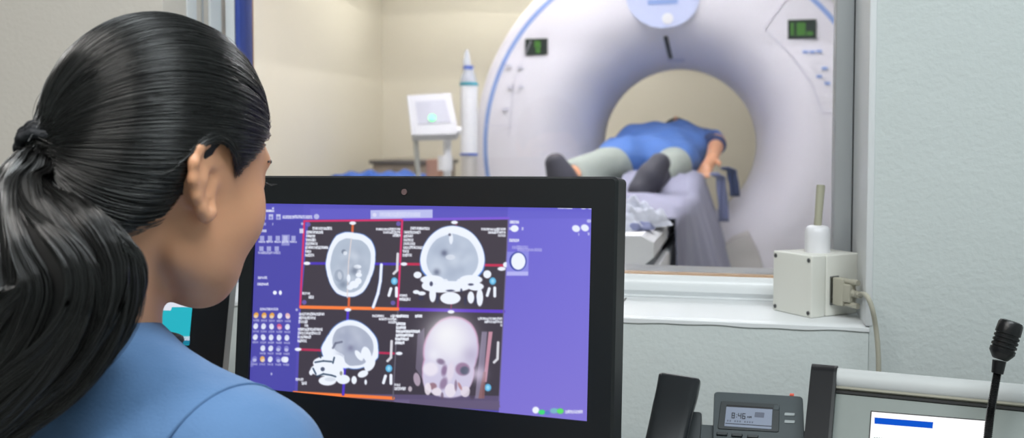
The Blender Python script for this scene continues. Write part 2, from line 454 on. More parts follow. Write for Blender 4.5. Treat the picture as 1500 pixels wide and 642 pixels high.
def facept(a, r):
    t = (r-.685)/(gR(a)-.05-.685)
    return Vector((GX+r*math.cos(a), GY+.03*max(0, t)**2-.002, GZ+r*math.sin(a)))
def annsec(a0, a1, r0, r1, n=60, th=.004):
    g_ = []
    for i in range(n+1):
        a = a0+(a1-a0)*i/n
        p, q = facept(a, r0), facept(a, r1); b = Vector((0, th+.012, 0))
        g_.append([p+b, p, q, q+b])
    return MB().grid(g_)
obj('blue_stripe', annsec(math.radians(-16), math.radians(196), .898, .920), 'gblue', gt)
def onface(px, py, dy=0.0): return PY(px, py, GY-.004+dy)
def lcd(x0, y0, x1, y1, segs):
    b = MB(); q = [onface(x0, y0), onface(x1, y0-1), onface(x1, y1-1), onface(x0, y1)]
    fr_ = obj('display', b.slab(q, Y_, .03), 'lcd', gt)
    for (a, c_, d, e) in segs:
        q = [onface(a, c_, -.002), onface(d, c_, -.002), onface(d, e, -.002), onface(a, e, -.002)]
        obj('digits', MB().slab(q, Y_, .004), 'lcdg', fr_)
lcd(769, 57, 802, 81, [(783, 60, 792, 70), (785, 71, 791, 78)])
lcd(1154, 29, 1196, 57, [(1167, 33, 1180, 52), (1158, 33, 1163, 52), (1182, 46, 1191, 52)])
# pale blue badge at the top of the bore
pts = []
for i in range(25):
    a = math.pi*(1+i/24); pts.append(onface(971+54*math.cos(a), -6-47*math.sin(a)*1.0, -.004))
pts = [onface(1026, -70, -.004), onface(916, -70, -.004)] + pts
bd = obj('badge_panel', MB().slab(pts, Y_, .02), 'gpale', gt)
obj('badge_bar', MB().slab([onface(949, 0, -.008), onface(993, -2, -.008), onface(993, 5, -.008), onface(949, 7, -.008)], Y_, .01), 'gblue', bd)
obj('badge_disc', MB().tube([onface(978, 27, -.012), onface(978, 27, 0)], .026, 24), 'white', bd)
# positioning laser slot (dark slit on the flare)
def flare(px, py):
    for t in np.linspace(1, 0, 120):   # search front flare surface hit
        a = t*math.pi/2; rr = .385+.30*(1-math.cos(a)); y = GY+.50-.50*math.sin(a)
        p = PY(px, py, y)
        if math.hypot(p.x-GX, p.z-GZ) >= rr: return p
    return PY(px, py, GY)
sl = [flare(975, y) for y in (54, 62, 70, 78, 84)]
sl = [p+Vector((i*.006, -.006, 0)) for i, p in enumerate(sl)]
obj('laser_slot', MB().tube(sl, .011, 8), 'dark', gt)
obj('laser_window', MB().slab([flare(x, y)+Vector((0, -.012, 0)) for x, y in ((976, 86), (1003, 86), (1003, 91), (978, 91))], Y_, .01), 'gseam', gt)
# panel seams on the face
def seam(pl, w=.0022, m='gseam'):
    obj('panel_seam', MB().tube([onface(x, y, -.0) for x, y in pl], w, 6), m, gt)
seam([(1165, -20), (1120, 42), (1160, 82), (1190, 125), (1205, 165), (1222, 166)])
seam([(745, 200), (752, 120), (778, 60)], .0015); seam([(703, 184), (760, 184)], .0015)
for (x, y) in ((745, 96), (762, 99), (748, 128), (763, 127), (740, 160), (1190, 76), (1200, 75), (1208, 100), (1200, 112), (1212, 122), (1180, 76)):
    obj('marking', MB().slab([onface(x-4, y-2), onface(x+4, y-2), onface(x+4, y+2), onface(x-4, y+2)], Y_, .01), 'gblue' if x > 1000 else 'gseam', gt)
obj('foot_panel', MB().slab([PY(x, y, GY-.16) for x, y in ((1042, 392), (1052, 370), (1072, 353), (1096, 344), (1112, 375), (1122, 410), (1130, 560), (1030, 560))], Y_, .22), 'gbeige', gt)

# ---- patient table
TX1 = -.20; TX0 = -.66; TZ = 1.0
tb = thing('scanner_table', (-.43, 3.6, 0), 'long white patient table running into the bore of the scanner', 'patient table')
def prism_y(prof, y0, y1, mb): return mb.grid([[Vector((x, y0, z)) for x, z in prof], [Vector((x, y1, z)) for x, z in prof]], closed=True).add([], [])
def ext(prof, y0, y1):
    k = len(prof); v = [Vector((x, y0, z)) for x, z in prof]+[Vector((x, y1, z)) for x, z in prof]
    return MB().add(v, [tuple(range(k)), tuple(range(2*k-1, k-1, -1))]+[(i, (i+1) % k, k+(i+1) % k, k+i) for i in range(k)])
xm = (TX0+TX1)/2
top = [(TX0, TZ), (TX0+.03, TZ+.015), (TX1-.03, TZ+.015), (TX1, TZ), (TX1, TZ-.035), (TX1-.03, TZ-.06), (TX0+.03, TZ-.06), (TX0, TZ-.035)]
obj('table_top', ext(top, 2.35, 5.9), 'tabletop', tb, 20)
obj('side_rail', MB().box((TX1-.011, 2.4, TZ-.115), (TX1+.008, 4.6, TZ-.065), .006), 'tabletop', tb)
obj('side_rail', MB().box((TX0+.015, 2.4, TZ-.115), (TX0+.04, 4.6, TZ-.065), .006), 'tabletop', tb)
obj('pedestal', MB().box((TX0+.05, 2.6, 0), (TX1-.012, 4.55, TZ-.06), .012), 'tableside', tb)
# trough cradle the patient lies in
cr = [(TX0-.0+.24*(1-math.cos(t))*.96, TZ+.075-.055*math.sin(t)) for t in np.linspace(0, math.pi, 17)]
cr = [(TX0+(TX1-TX0)*i/16, TZ+.02+.055*(abs(i-8)/8)**2.2) for i in range(17)]
cr = cr+[(x, TZ+.004) for x, z in cr[::-1]]
obj('cradle', ext(cr, 4.15, 5.9), 'tableside', tb, 40)

# ---- draped sheet over the table's right side
def sheetgrid():
    g_ = []
    n = 90
    for i in range(n+1):
        y = 2.78+1.86*i/n; row = []
        f1 = math.sin(y*21)+.5*math.sin(y*47+1)
        zb = TZ-.46+.02*math.sin(y*9)
        m = 26
        for j in range(m+1):
            s = j/m*.80
            if s < .30: x = TX1-.30+s+.012; z = TZ+.030+.065*min(1, max(0, (y-4.0)/.2))+.006*math.sin(y*13+s*20)
            else:
                q = (s-.30)/.50; z1 = TZ+.030+.055*min(1, max(0, (y-4.0)/.2)); x = TX1+.016+(.012+.13*min(1, max(0, (y-2.78)/1.1)))*q**.8+.020*f1*q*min(1, (y-2.7)/.5)+.008; z = z1-(z1-zb)*q
            row.append(Vector((x, y, z)))
        g_.append(row)
    return MB().grid(g_)
sh = obj('draped_sheet', sheetgrid(), 'sheet', smooth=180)
md = sh.modifiers.new('thick', 'SOLIDIFY'); md.thickness = .004
tag(sh, 'grey lavender sheet hanging in folds over the right side of the patient table', 'sheet')
def hang(name, pa, pb, top_, bot, Y0, m, label, cat):
    g_ = []
    for i in range(15):
        u = i/14; row = []
        for j in range(13):
            v = j/12; p = PY(pa+(pb-pa)*u+3*v, top_+(bot-top_)*v, Y0); p.y += .012*math.sin(u*14+v*2)
            if v < .001: p.x -= .03
            row.append(p)
        g_.append(row)
    o = obj(name, MB().grid(g_), m, smooth=180); q = o.modifiers.new('thick', 'SOLIDIFY'); q.thickness = .006
    return tag(o, label, cat)
hang('hanging_cloth', 1050, 1063, 254, 325, 4.55, 'sheetblue', 'slate blue cloth hanging beside the grey sheet at the bore', 'cloth')
hang('table_strap', 1066, 1079, 246, 288, 4.52, 'navysleeve', 'short dark strap end hanging rightmost by the bore rim', 'strap')

# ---- crumpled cloth on near table end
def crumple(name, c, rx, ry, hgt, m, seed, label, cat):
    r_ = np.random.default_rng(seed); ph = r_.uniform(0, 6, 8); g_ = []
    for i in range(31):
        t = i/30; row = []
        for j in range(48):
            a = 2*math.pi*j/48
            rad = (1+.16*math.sin(3*a+ph[0])+.08*math.sin(7*a+ph[1]))*t
            x = rad*rx*math.cos(a); y = rad*ry*math.sin(a)
            z = hgt*(1-t**3)*(.6+.35*math.sin(x*60+ph[2]+y*30)*math.sin(y*70+ph[3])+.2*math.sin(x*110+y*90+ph[4]))
            row.append(Vector((c[0]+x, c[1]+y, c[2]+max(z, 0)+.001)))
        g_.append(row)
    o = obj(name, MB().grid(g_, closed=True), m, smooth=180); return tag(o, label, cat)
cc = PZ(925, 322, TZ+.03)
crumple('crumpled_cloth', (cc.x-.02, cc.y, TZ+.016), .11, .20, .07, 'towel', 3, 'crumpled white cloth lying on the near end of the scanner table', 'cloth')
cc = PZ(938, 333, TZ+.02)
crumple('blue_cloth', (cc.x+.0, cc.y-.02, TZ+.0165), .035, .05, .025, 'sheetblue', 8, 'small blue cloth beside the crumpled white one on the table', 'cloth')

# ---- patient
def mm(v): return tuple(v)
pt = Sdf()
hipL, hipR = P(938, 238, 4.72), P(985, 240, 4.72)
knL, knR = P(888, 244, 4.38), P(985, 246, 4.42)
anL, anR = P(838, 256, 4.06), P(968, 258, 4.12)
tors = P(980, 224, 4.98); chest = P(990, 219, 5.14); neck = P(990, 212, 5.30); headc = P(990, 201, 5.42)
shR = P(1036, 212, 5.12); elR = P(1050, 210, 4.90); wrR = P(1043, 232, 4.70); haR = P(1034, 247, 4.62)
shL = P(930, 206, 5.12); elL = P(903, 224, 4.9); wrL = P(930, 222, 4.74); haL = P(944, 218, 4.66)
pt.ell(tors, (.15, .26, .095)).ell(chest, (.17, .16, .105)).ell((hipL+hipR)/2, (.16, .13, .085))
pt.chain([hipL, knL, anL], [.08, .058, .04]).chain([hipR, knR, anR], [.08, .058, .04])
pt.cap(neck+Vector((0, -.06, -.02)), headc, .055, .05)
pt.ell(headc, (.074, .105, .088)).ell(headc+Vector((0, -.07, .03)), (.05, .045, .05)).ell(headc+Vector((0, -.02, .10)), (.012, .02, .016), k=.012)
for e_ in (-1, 1): pt.ell(headc+Vector((.076*e_, .0, 0)), (.01, .02, .03), k=.008)
for S_, E_, W_, Hn in ((shR, elR, wrR, haR), (shL, elL, wrL, haL)):
    pt.chain([S_, E_, W_], [.052, .042, .028])
    dr = (Hn-W_).normalized(); sd = dr.cross(Z_).normalized()
    if sd.length < .1: sd = X_
    pt.cap(W_, Hn, .027, .03, .02)
    for k, (of, ln) in enumerate(((-.027, .055), (-.009, .068), (.009, .064), (.027, .048))):
        b0 = Hn+sd*of+dr*.012; b1 = b0+dr*ln*.55; b2 = b1+(dr*.7-Z_*.6).normalized()*ln*.5
        pt.chain([b0, b1, b2], [.0095, .0085, .007], .006)
    t0 = W_+dr*.02-sd*.022; pt.chain([t0, t0-sd*.025+dr*.025, t0-sd*.03+dr*.05], [.012, .010, .008], .008)
for a_, kn_ in ((anL, knL), (anR, knR)):
    pt.cap(a_, a_+Vector((0, -.03, .0)), .036, .036)
gx_ = axis(-1.0, .1, .009, ((-.16, -.02, .0055),)); gy_ = axis(3.8, 5.65, .009); gz_ = axis(.95, 1.45, .008)
V, Q = nets(pt.grid(gx_, gy_, gz_), gx_, gy_, gz_); V = smooth_mesh(V, Q, 1)
ploc = Vector((-.43, 4.7, TZ+.03))
pat = npobj('person', V, Q, 'skin', loc=ploc)
tag(pat, 'person in blue gown lying on their back on the scanner table inside the bore', 'person')
pa = Sdf().chain([hipL, knL, anL+(knL-anL)*.12], [.10, .080, .066]).chain([hipR, knR, anR+(knR-anR)*.12], [.10, .080, .066]).ell((hipL+hipR)/2, (.18, .15, .10))
V, Q = nets(pa.grid(gx_, gy_, gz_), gx_, gy_, gz_); npobj('trousers', smooth_mesh(V, Q, 1), Q, 'khaki', pat)
go = Sdf().ell(tors+Vector((0, 0, .015)), (.20, .30, .115)).ell(chest+Vector((0, 0, .01)), (.205, .17, .135)).ell((hipL+hipR)/2+Vector((-.01, -.02, .015)), (.215, .2, .11))
go.cap(hipL, knL+(hipL-knL)*.35+Vector((0, 0, .02)), .115, .10, .04).cap(hipR, knR+(hipR-knR)*.5+Vector((0, 0, .01)), .11, .085, .04)
go.cap(shR, elR+(shR-elR)*.45, .075, .066).cap(shL, elL+(shL-elL)*.1, .08, .07)
go.ell((hipL+hipR)/2+Vector((-.10, -.05, .0)), (.16, .22, .09), .06)
go.ell(P(948, 203, 5.08), (.10, .16, .075), .05)
go.cap(elL, wrL+(elL-wrL)*.3, .066, .05)
V, Q = nets(go.grid(gx_, gy_, gz_), gx_, gy_, gz_)
V = V+np.stack([0*V[:, 0], 0*V[:, 0], .007*np.sin(V[:, 0]*38+V[:, 1]*17)+.005*np.sin(V[:, 1]*45-V[:, 0]*22)], 1)
npobj('gown', smooth_mesh(V, Q, 1), Q, 'gown', pat)
sv = Sdf().cap(shR+(elR-shR)*.5, elR+(wrR-elR)*.12, .062, .05, .01)
V, Q = nets(sv.grid(gx_, gy_, gz_), gx_, gy_, gz_); npobj('sleeve', smooth_mesh(V, Q, 1), Q, 'navysleeve', pat)
hr_ = Sdf().ell(headc+Vector((0, .028, .014)), (.084, .098, .094))
V, Q = nets(hr_.grid(gx_, gy_, gz_), gx_, gy_, gz_); npobj('hair', smooth_mesh(V, Q, 1), Q, 'scalp', pat)
def shoe(ank, toe, heel, nm):
    s = Sdf().chain([heel, (heel+toe)*.5+Vector((0, -.0, 0)), toe], [.046, .052, .044], .02).cap(ank, heel, .045, .04, .03)
    V, Q = nets(s.grid(gx_, gy_, gz_), gx_, gy_, gz_); return npobj(nm, smooth_mesh(V, Q, 1), Q, 'shoe', pat)
shoe(anL, P(814, 240, 3.98), P(828, 272, 4.0), 'shoe')
shoe(anR, P(966, 240, 3.90), P(938, 280, 3.86), 'shoe')

# ---- injector display on stand
d0 = 4.45
ij = thing('injector_console', (P(635, 200, d0).x, P(635, 200, d0).y, 0), 'white tilted injector display with a glowing green button on a stand', 'injector display')
c_ = P(634, 168, d0); ax_r = R; n_ = (-F+Z_*.45).normalized(); up_ = n_.cross(ax_r).normalized()
up_ = ax_r.cross(n_)*-1 if up_.z < 0 else up_
def q4(px, o_, nrm): return [PP(x, y, o_, nrm) for x, y in px]
nn_ = n_
obj('housing', MB().slab(q4([(596, 140), (660, 136), (671, 190), (668, 196), (603, 198)], c_, nn_), -nn_, .06), 'dimwhite', ij, 30)
obj('screen', MB().slab(q4([(608, 149), (652, 146), (660, 179), (613, 182)], c_+nn_*.003, nn_), -nn_, .004), 'display', ij)
pb = PP(633, 173, c_+nn_*.004, nn_); obj('green_button', MB().tube([pb-nn_*.002, pb+nn_*.006], .0155, 20), 'greenled', ij)
obj('post', MB().tube([P(655, 196, d0+.04), P(655, 330, d0+.04), Vector((P(655, 330, d0+.04).x, P(655, 330, d0+.04).y, .03))], .018, 14), 'white', ij)
obj('joint', MB().tube([P(652, 228, d0+.04), P(652, 250, d0+.04)], .034, 14), 'white', ij)
obj('knob', MB().tube([P(664, 190, d0), P(675, 192, d0)], .018, 14), 'white', ij)
obj('support_arm', MB().tube([P(608, 196, d0+.02), P(613, 262, d0+.02), P(630, 300, d0+.04), P(655, 310, d0+.04)], .012, 12), 'silver', ij)
bs = Vector((P(655, 330, d0+.04).x, P(655, 330, d0+.04).y, 0)); obj('base', MB().tube([bs, bs+Z_*.04], [.10, .09], 32), 'white', ij)
# ---- injector column
d1 = 4.62
c0 = P(687, 226, d1); fl0 = Vector((c0.x, c0.y, 0))
cl = thing('syringe_injector', fl0, 'tall white cylindrical injector column with teal ring and clear tip beside the gantry', 'injector')
def cyl(px, ya, yb, r0, r1, m, nm, seg=24): obj(nm, MB().tube([P(px, ya, d1), P(px, yb, d1)], [r0, r1], seg), m, cl)
cyl(687, 226, 126, .040, .040, 'white', 'column_body'); cyl(687, 126, 121.5, .043, .043, 'teal', 'teal_ring')
cyl(686, 121, 108, .041, .030, 'clearish', 'clear_dome'); cyl(686, 119, 110, .020, .022, 'dark', 'plunger')
cyl(686, 108, 96, .026, .022, 'clearish', 'clear_dome'); cyl(686, 102, 97, .024, .024, 'blueplastic', 'blue_collar')
obj('clear_tip', MB().tube([P(684, y, d1) for y in (96, 90, 84, 78, 73)], [.017, .018, .013, .011, .006], 16), 'clearish', cl)
obj('pole', MB().tube([fl0+Z_*.0, Vector((fl0.x, fl0.y, c0.z))], .038, 20), 'gbeige', cl)
obj('base', MB().tube([fl0, fl0+Z_*.05], [.06, .05], 32), 'white', cl)
obj('blue_band', MB().tube([P(687, 228, d1), P(687, 225, d1)], .042, 20), 'blueplastic', cl)

# ---- cabinet and gurney at the back left
YC = 6.3
a_, b_ = PY(546, 235, YC), PY(640, 235, YC)
cb = thing('side_cabinet', ((a_.x+b_.x)/2, YC+.2, 0), 'low brown cabinet with dark top behind the injector stand', 'cabinet')
obj('worktop', MB().box((a_.x-.02, YC-.02, a_.z-.025), (b_.x+.02, YC+.45, a_.z), .004), 'cabtop', cb)
obj('cabinet_body', MB().box((a_.x, YC, 0.0), (b_.x, YC+.43, a_.z-.026), .004), 'cabinet', cb)
wd = (b_.x-a_.x)/3
for i in range(3):
    dd = obj('door', MB().box((a_.x+wd*i+.006, YC-.016, .08), (a_.x+wd*(i+1)-.006, YC, a_.z-.05), .003), 'cabinet', cb)
    obj('handle', MB().box((a_.x+wd*(i+1)-.04, YC-.034, a_.z-.2), (a_.x+wd*(i+1)-.025, YC-.016, a_.z-.1), .003), 'silver', dd)
r0_, r1_ = PY(632, 233, YC-.3), PY(651, 233, YC-.3)
rb = obj('reddish_bin', MB().box((r0_.x, YC-.42, 0), (r1_.x, YC-.28, r0_.z), .01), 'rust'); tag(rb, 'narrow reddish brown stand right of the low cabinet', 'stand')
YB_ = 5.5
l_, r_ = PY(478, 262, YB_), PY(592, 262, YB_)
bedz = r_.z
gu = thing('gurney', ((l_.x+r_.x)/2, YB_+.3, 0), 'hospital gurney at far left largely hidden behind the monitor', 'gurney')
obj('mattress', MB().box((l_.x, YB_, bedz-.16), (r_.x, YB_+.65, bedz-.02), .03, 3), 'white', gu)
obj('bed_frame', MB().box((l_.x, YB_+.03, bedz-.21), (r_.x, YB_+.62, bedz-.165), .01), 'silver', gu)
for (x, y) in ((l_.x+.06, YB_+.08), (r_.x-.06, YB_+.08), (l_.x+.06, YB_+.57), (r_.x-.06, YB_+.57)): obj('leg', MB().tube([(x, y, 0), (x, y, bedz-.2)], .018, 12), 'silver', gu)
g_ = []
for i in range(61):
    x = l_.x-.01+(r_.x-l_.x+.02)*i/60; row = []
    e = min(1, i/9, (60-i)/14)
    for j in range(31):
        y = YB_-.01+.6*j/30
        z = bedz-.012+max(0, e)*(.030+.010*math.sin(x*26)+.008*math.sin(x*51+y*20))
        if j == 0: z = bedz-.14
        row.append(Vector((x, y, z)))
    g_.append(row)
bl = obj('blue_blanket', MB().grid(g_), 'bluebed', smooth=180); bl.modifiers.new('t', 'SOLIDIFY').thickness = .008
tag(bl, 'rumpled bright blue blanket on the gurney just above the monitor edge', 'blanket')

# ================================================================== DESK
DZ = .76
dk = thing('desk', (-.3, 1.2, 0), 'grey laminate control desk along the wall under the window', 'desk')
obj('desktop', MB().box((-1.9, .86, DZ-.03), (1.3, YW-.012, DZ), .004), 'desk', dk)
for x in (-1.85, -.2, 1.25): obj('leg', MB().box((x-.02, .92, 0), (x+.02, YW-.03, DZ-.03), .004), 'desk', dk)

# ---- main monitor: pose from the four screen corners
def homog(src, dst):
    A = []
    for (x, y), (u, v) in zip(src, dst):
        A.append([x, y, 1, 0, 0, 0, -u*x, -u*y, -u]); A.append([0, 0, 0, x, y, 1, -v*x, -v*y, -v])
    return np.linalg.svd(np.array(A, float))[2][-1].reshape(3, 3)
K = np.array([[FPX, 0, CX], [0, FPX, CY], [0, 0, 1.]])
scr_px = [(379, 304), (871.5, 299), (858, 610), (363, 573.5)]
Mh = np.linalg.inv(K)@homog([(0, 0), (1, 0), (1, 1), (0, 1)], scr_px)
if Mh[2, 2] < 0: Mh = -Mh
h1, h2, t_ = Mh.T; s_ = .43/np.linalg.norm(h1)
cw = lambda v: R*float(v[0])-U*float(v[1])+F*float(v[2])
u_, v_, o3 = cw(h1*s_), cw(h2*s_), CAM+cw(t_*s_)
SW, SH = u_.length, v_.length
cen = o3+(u_+v_)/2
uu, vv = u_.normalized(), v_.normalized()
bis = (uu+vv).normalized(); dif = (uu-vv).normalized()
uu = (bis+dif).normalized(); vv = (bis-dif).normalized(); nn_m = vv.cross(uu).normalized()     # towards viewer?
if nn_m.dot(CAM-cen) < 0: nn_m = -nn_m
org = cen-uu*SW/2-vv*SH/2
def MP(a, b, n=0): return org+uu*a+vv*b+nn_m*n        # metres on the screen plane
mo = thing('desktop_monitor', (cen.x+.0, cen.y+.06, DZ), 'large black monitor showing four head scans on a purple screen', 'monitor')
bl_, br_, bt_, bb_ = .022, .028, .034, .052
# thickness and bezel
def rrect(a0, b0, a1, b1, r, n, seg=5):
    pts = []
    for (cx, cy, s0) in ((a1-r, b0+r, -90), (a1-r, b1-r, 0), (a0+r, b1-r, 90), (a0+r, b0+r, 180)):
        for k in range(seg+1):
            t = math.radians(s0+90*k/seg); pts.append(MP(cx+r*math.cos(t), cy+r*math.sin(t), n))
    return pts
O1 = rrect(-bl_, -bt_, SW+br_, SH+bb_, .006, 0); O2 = rrect(-bl_+.0025, -bt_+.0025, SW+br_-.0025, SH+bb_-.0025, .0045, .004)
I1 = rrect(0, 0, SW, SH, .0006, .004); I2 = rrect(.0, .0, SW, SH, .0006, -.002); O3 = rrect(-bl_, -bt_, SW+br_, SH+bb_, .006, -.03); O4 = rrect(.03, .03, SW-.03, SH, .02, -.055)
bz = MB().grid([O4, O3, O1, O2, I1, I2], closed=True); k_ = len(O4); bz.f.append(tuple(range(k_)))
obj('casing', bz, 'monitor', mo, 30)
obj('webcam', MB().tube([MP(SW*.478, -.0155, .0038), MP(SW*.478, -.0155, .0052)], .0035, 20), 'webcam', mo)
obj('power_lamp', MB().tube([MP(SW+.020, SH+.017, .0038), MP(SW+.020, SH+.017, .005)], .0009, 10), 'lcdg', mo)
st = cen+vv*(SH/2)-nn_m*.07
obj('stand_neck', MB().tube([st+Z_*.10, Vector((st.x, st.y, DZ+.01))], .025, 16), 'monitor', mo)
obj('stand_foot', MB().tube([Vector((st.x, st.y, DZ)), Vector((st.x, st.y, DZ+.012))], [.11, .10], 40), 'monitor', mo)

# ---- painted screen: colours sampled at each texel in photo pixels
def lum_screen(o, W, H, img):
    lin = s2l(img*255).astype(np.float32)
    at = o.data.color_attributes.new('pixels', 'FLOAT_COLOR', 'POINT')
    at.data.foreach_set('color', np.concatenate([lin.reshape(-1, 3), np.ones((W*H, 1), np.float32)], 1).ravel())
def screen_mat(name, strength):
    m = bpy.data.materials.new(name); m.use_nodes = True; b = m.node_tree.nodes['Principled BSDF']
    a = m.node_tree.nodes.new('ShaderNodeVertexColor'); a.layer_name = 'pixels'
    b.inputs['Base Color'].default_value = (.012, .012, .014, 1); b.inputs['Roughness'].default_value = .45
    m.node_tree.links.new(a.outputs[0], b.inputs['Emission Color']); b.inputs['Emission Strength'].default_value = strength
    return m
M['screen'] = screen_mat('lit_monitor_screen', 1.0)
Wt, Ht = 720, 380
gu_, gv_ = np.meshgrid((np.arange(Wt)+.0)/(Wt-1), (np.arange(Ht)+.0)/(Ht-1))
def proj(pnt):
    d = np.array(pnt-CAM); z = d@np.array(F); return CX+FPX*(d@np.array(R))/z, CY-FPX*(d@np.array(U))/z
Hs = homog([(0, 0), (1, 0), (1, 1), (0, 1)], [proj(MP(0, 0)), proj(MP(SW, 0)), proj(MP(SW, SH)), proj(MP(0, SH))])
den = Hs[2, 0]*gu_+Hs[2, 1]*gv_+Hs[2, 2]
TX = (Hs[0, 0]*gu_+Hs[0, 1]*gv_+Hs[0, 2])/den; TY = (Hs[1, 0]*gu_+Hs[1, 1]*gv_+Hs[1, 2])/den
img = np.zeros((Ht, Wt, 3)); C = lambda r, g_, b: np.array([r, g_, b])/255.
def put(mask, col, a=1.0):
    global img
    m = (np.clip(mask, 0, 1)*a)[..., None]; img = img*(1-m)+np.asarray(col)*m
def halfp(p, q): # signed distance, positive to the right side (y down) of p->q
    dx, dy = q[0]-p[0], q[1]-p[1]; L = math.hypot(dx, dy); return ((TY-p[1])*dx-(TX-p[0])*dy)/L
def poly(pts, col, a=1, soft=.8):
    d = np.full(TX.shape, 1e9)
    for i in range(len(pts)): d = np.minimum(d, halfp(pts[i], pts[(i+1) % len(pts)]))
    put(d/soft+.5, col, a)
def line(p, q, w_, col, a=1):
    dx, dy = q[0]-p[0], q[1]-p[1]; L2 = dx*dx+dy*dy
    t = np.clip(((TX-p[0])*dx+(TY-p[1])*dy)/L2, 0, 1); d = np.hypot(TX-p[0]-t*dx, TY-p[1]-t*dy); put((w_/2-d)/.8+.5, col, a)
def pline(pts, w_, col, a=1):
    for i in range(len(pts)-1): line(pts[i], pts[i+1], w_, col, a)
def ell(cx, cy, rx, ry, col, a=1, rot=0, soft=1.):
    c, s = math.cos(math.radians(rot)), math.sin(math.radians(rot)); x = (TX-cx)*c+(TY-cy)*s; y = -(TX-cx)*s+(TY-cy)*c
    k = np.hypot(x/rx, y/ry); put((1-k)*min(rx, ry)/soft+.5, col, a)
def blob(cx, cy, r, col, a=1): put(np.exp(-((TX-cx)**2+(TY-cy)**2)/(2*r*r)), col, a)
hsh = rng.random((256, 256))
def txt(x, y, w_, h_=4, col=(.92, .94, .98), a=.95, sl=.0):
    yy = TY-y-(TX-x)*sl
    g_ = hsh[(np.floor((TX-x)/1.6).astype(int)+int(y)*7) % 256, (np.floor(yy/1.7).astype(int)+int(x)) % 256]
    m = ((TX > x) & (TX < x+w_) & (yy > 0) & (yy < h_))*(.6+.4*g_)
    wg = hsh[(np.floor((TX-x)/9).astype(int)+int(y)*3) % 256, int(y) % 256]
    put(m*(wg > .10), col, a)
def polyc(cx, cy, prof, col, a=1, soft=1.2, sc_=(1, 1)):  # star shape: radius by angle samples
    an = np.arctan2((TY-cy)/sc_[1], (TX-cx)/sc_[0]); rr = np.hypot((TX-cx)/sc_[0], (TY-cy)/sc_[1])
    k = np.linspace(-math.pi, math.pi, len(prof)+1); rad = np.interp(an, k, list(prof)+[prof[0]]); put((rad-rr)/soft+.5, col, a)
WH = C(238, 244, 255); 
# backgrounds
img[:] = C(84, 76, 178)
poly([(360, 280), (446, 280), (430, 620), (350, 620)], C(74, 70, 168))
g_x = np.clip((TX-740)/130, 0, 1)[..., None]; g_y = np.clip((TY-300)/310, 0, 1)[..., None]
rp = C(104, 98, 208)*(1-g_x)*(1-.0)+C(112, 106, 214)*g_x; rp = rp*(1-g_y*.8)+C(132, 118, 212)*g_y*.8
mk = np.clip((halfp((745, 290), (730, 620))*-1)+.5, 0, 1)[..., None]; img = img*(1-mk)+rp*mk
poly([(370, 296), (880, 290), (880, 320), (370, 322)], C(96, 92, 200), .55)
poly([(455, 306), (542, 306), (542, 321), (455, 321)], C(104, 98, 205), .5)
poly([(543, 308), (634, 307), (634, 320), (543, 321)], C(186, 190, 238)); txt(556, 311, 60, 7, C(225, 228, 250), .6); ell(549, 315, 3, 3, C(225, 225, 250), .8)
# quadrants
DK = C(62, 55, 66)
poly([(446, 323), (744, 321), (738, 456), (731, 590), (430, 578), (441, 453)], DK)
poly([(577, 578), (731, 580), (731, 602), (430, 584), (430, 576)], C(96, 84, 120), .9)
poly([(430, 574), (577, 584), (577, 590), (430, 583)], C(90, 80, 110))
poly([(578, 585.5), (731, 588), (733, 597), (578, 592)], C(110, 98, 134))
MG = C(214, 46, 104); PU = C(96, 62, 200); OR = C(252, 128, 62)
line((446, 324), (589, 322.5), 3, MG); line((446, 324), (440, 450), 3, MG)
line((590, 322), (745, 320), 4, C(124, 88, 214)); line((583, 453), (738, 456.5), 5, PU); line((589.5, 323), (583, 452), 3.2, MG)
line((441, 450), (583, 453), 5, OR); line((431, 575.5), (576, 583.5), 5, OR); line((583, 456), (576, 584), 2, C(100, 96, 110)); line((745, 322), (731, 590), 1.5, C(110, 100, 150))
# crosshairs
line((517, 330), (511, 450), 3.6, C(214, 100, 60)); line((450, 386), (584, 387), 4, C(76, 52, 186))
line((592, 387), (742, 389), 4, C(196, 44, 82)); line((669, 326), (661, 452), 2, C(130, 60, 90))
line((510, 456), (503, 578), 4, C(80, 56, 200)); line((437, 512), (577, 518), 3.6, C(186, 44, 84))
for x, y in ((517, 327), (450, 386), (592, 387), (666, 326), (510, 454), (437, 512), (661, 457), (585, 518)): ell(x, y, 5, 2.6, WH)
# corner text
def block(x, y, sl=0):
    for i, wd_ in enumerate((38, 25, 14, 15, 36, 34, 20, 14)):
        txt(x-.3*i*1.0, y+i*5.6, wd_, 4.6, sl=sl, a=.95)
block(449, 332.5); block(592, 332.5); block(438, 458); block(581, 461)
def blockr(x, y):
    for i, wd_ in enumerate((36, 26, 12)): txt(x-wd_, y+i*4.6, wd_, 4)
blockr(587, 334); blockr(741, 334); blockr(581, 461); blockr(736, 465)
for x, y in ((443, 428), (585, 431), (433, 554), (578, 562)):
    txt(x, y, 12, 4); txt(x, y+5, 17, 5)
for x, y, q in ((578, 412, 1), (722, 412, 1), (570, 540, 1), (715, 568, 0)):
    ell(x, y if q else y+0, 5, 5.5, C(96, 180, 226)); ell(x, y, 2.4, 3, C(150, 215, 245))
    if q: pline([(x-5, y+11), (x-8, y+21)], 4.5, WH); pline([(x+3, y+10), (x+3, y+22)], 4.5, WH)
for x, y in ((583, 372), (738, 0), (574, 500), (730, 502)):
    if y: pline([(x, y), (x-1, y+24), (x-6, y+29)], 4, C(216, 216, 224))
ell(741, 388, 4, 4, WH); ell(735, 394, 6, 3, WH)
for x, y in ((452, 329), (584, 328), (446, 443), (576, 444)): ell(x, y, 3.5, 3.5, C(112, 100, 190), .8)
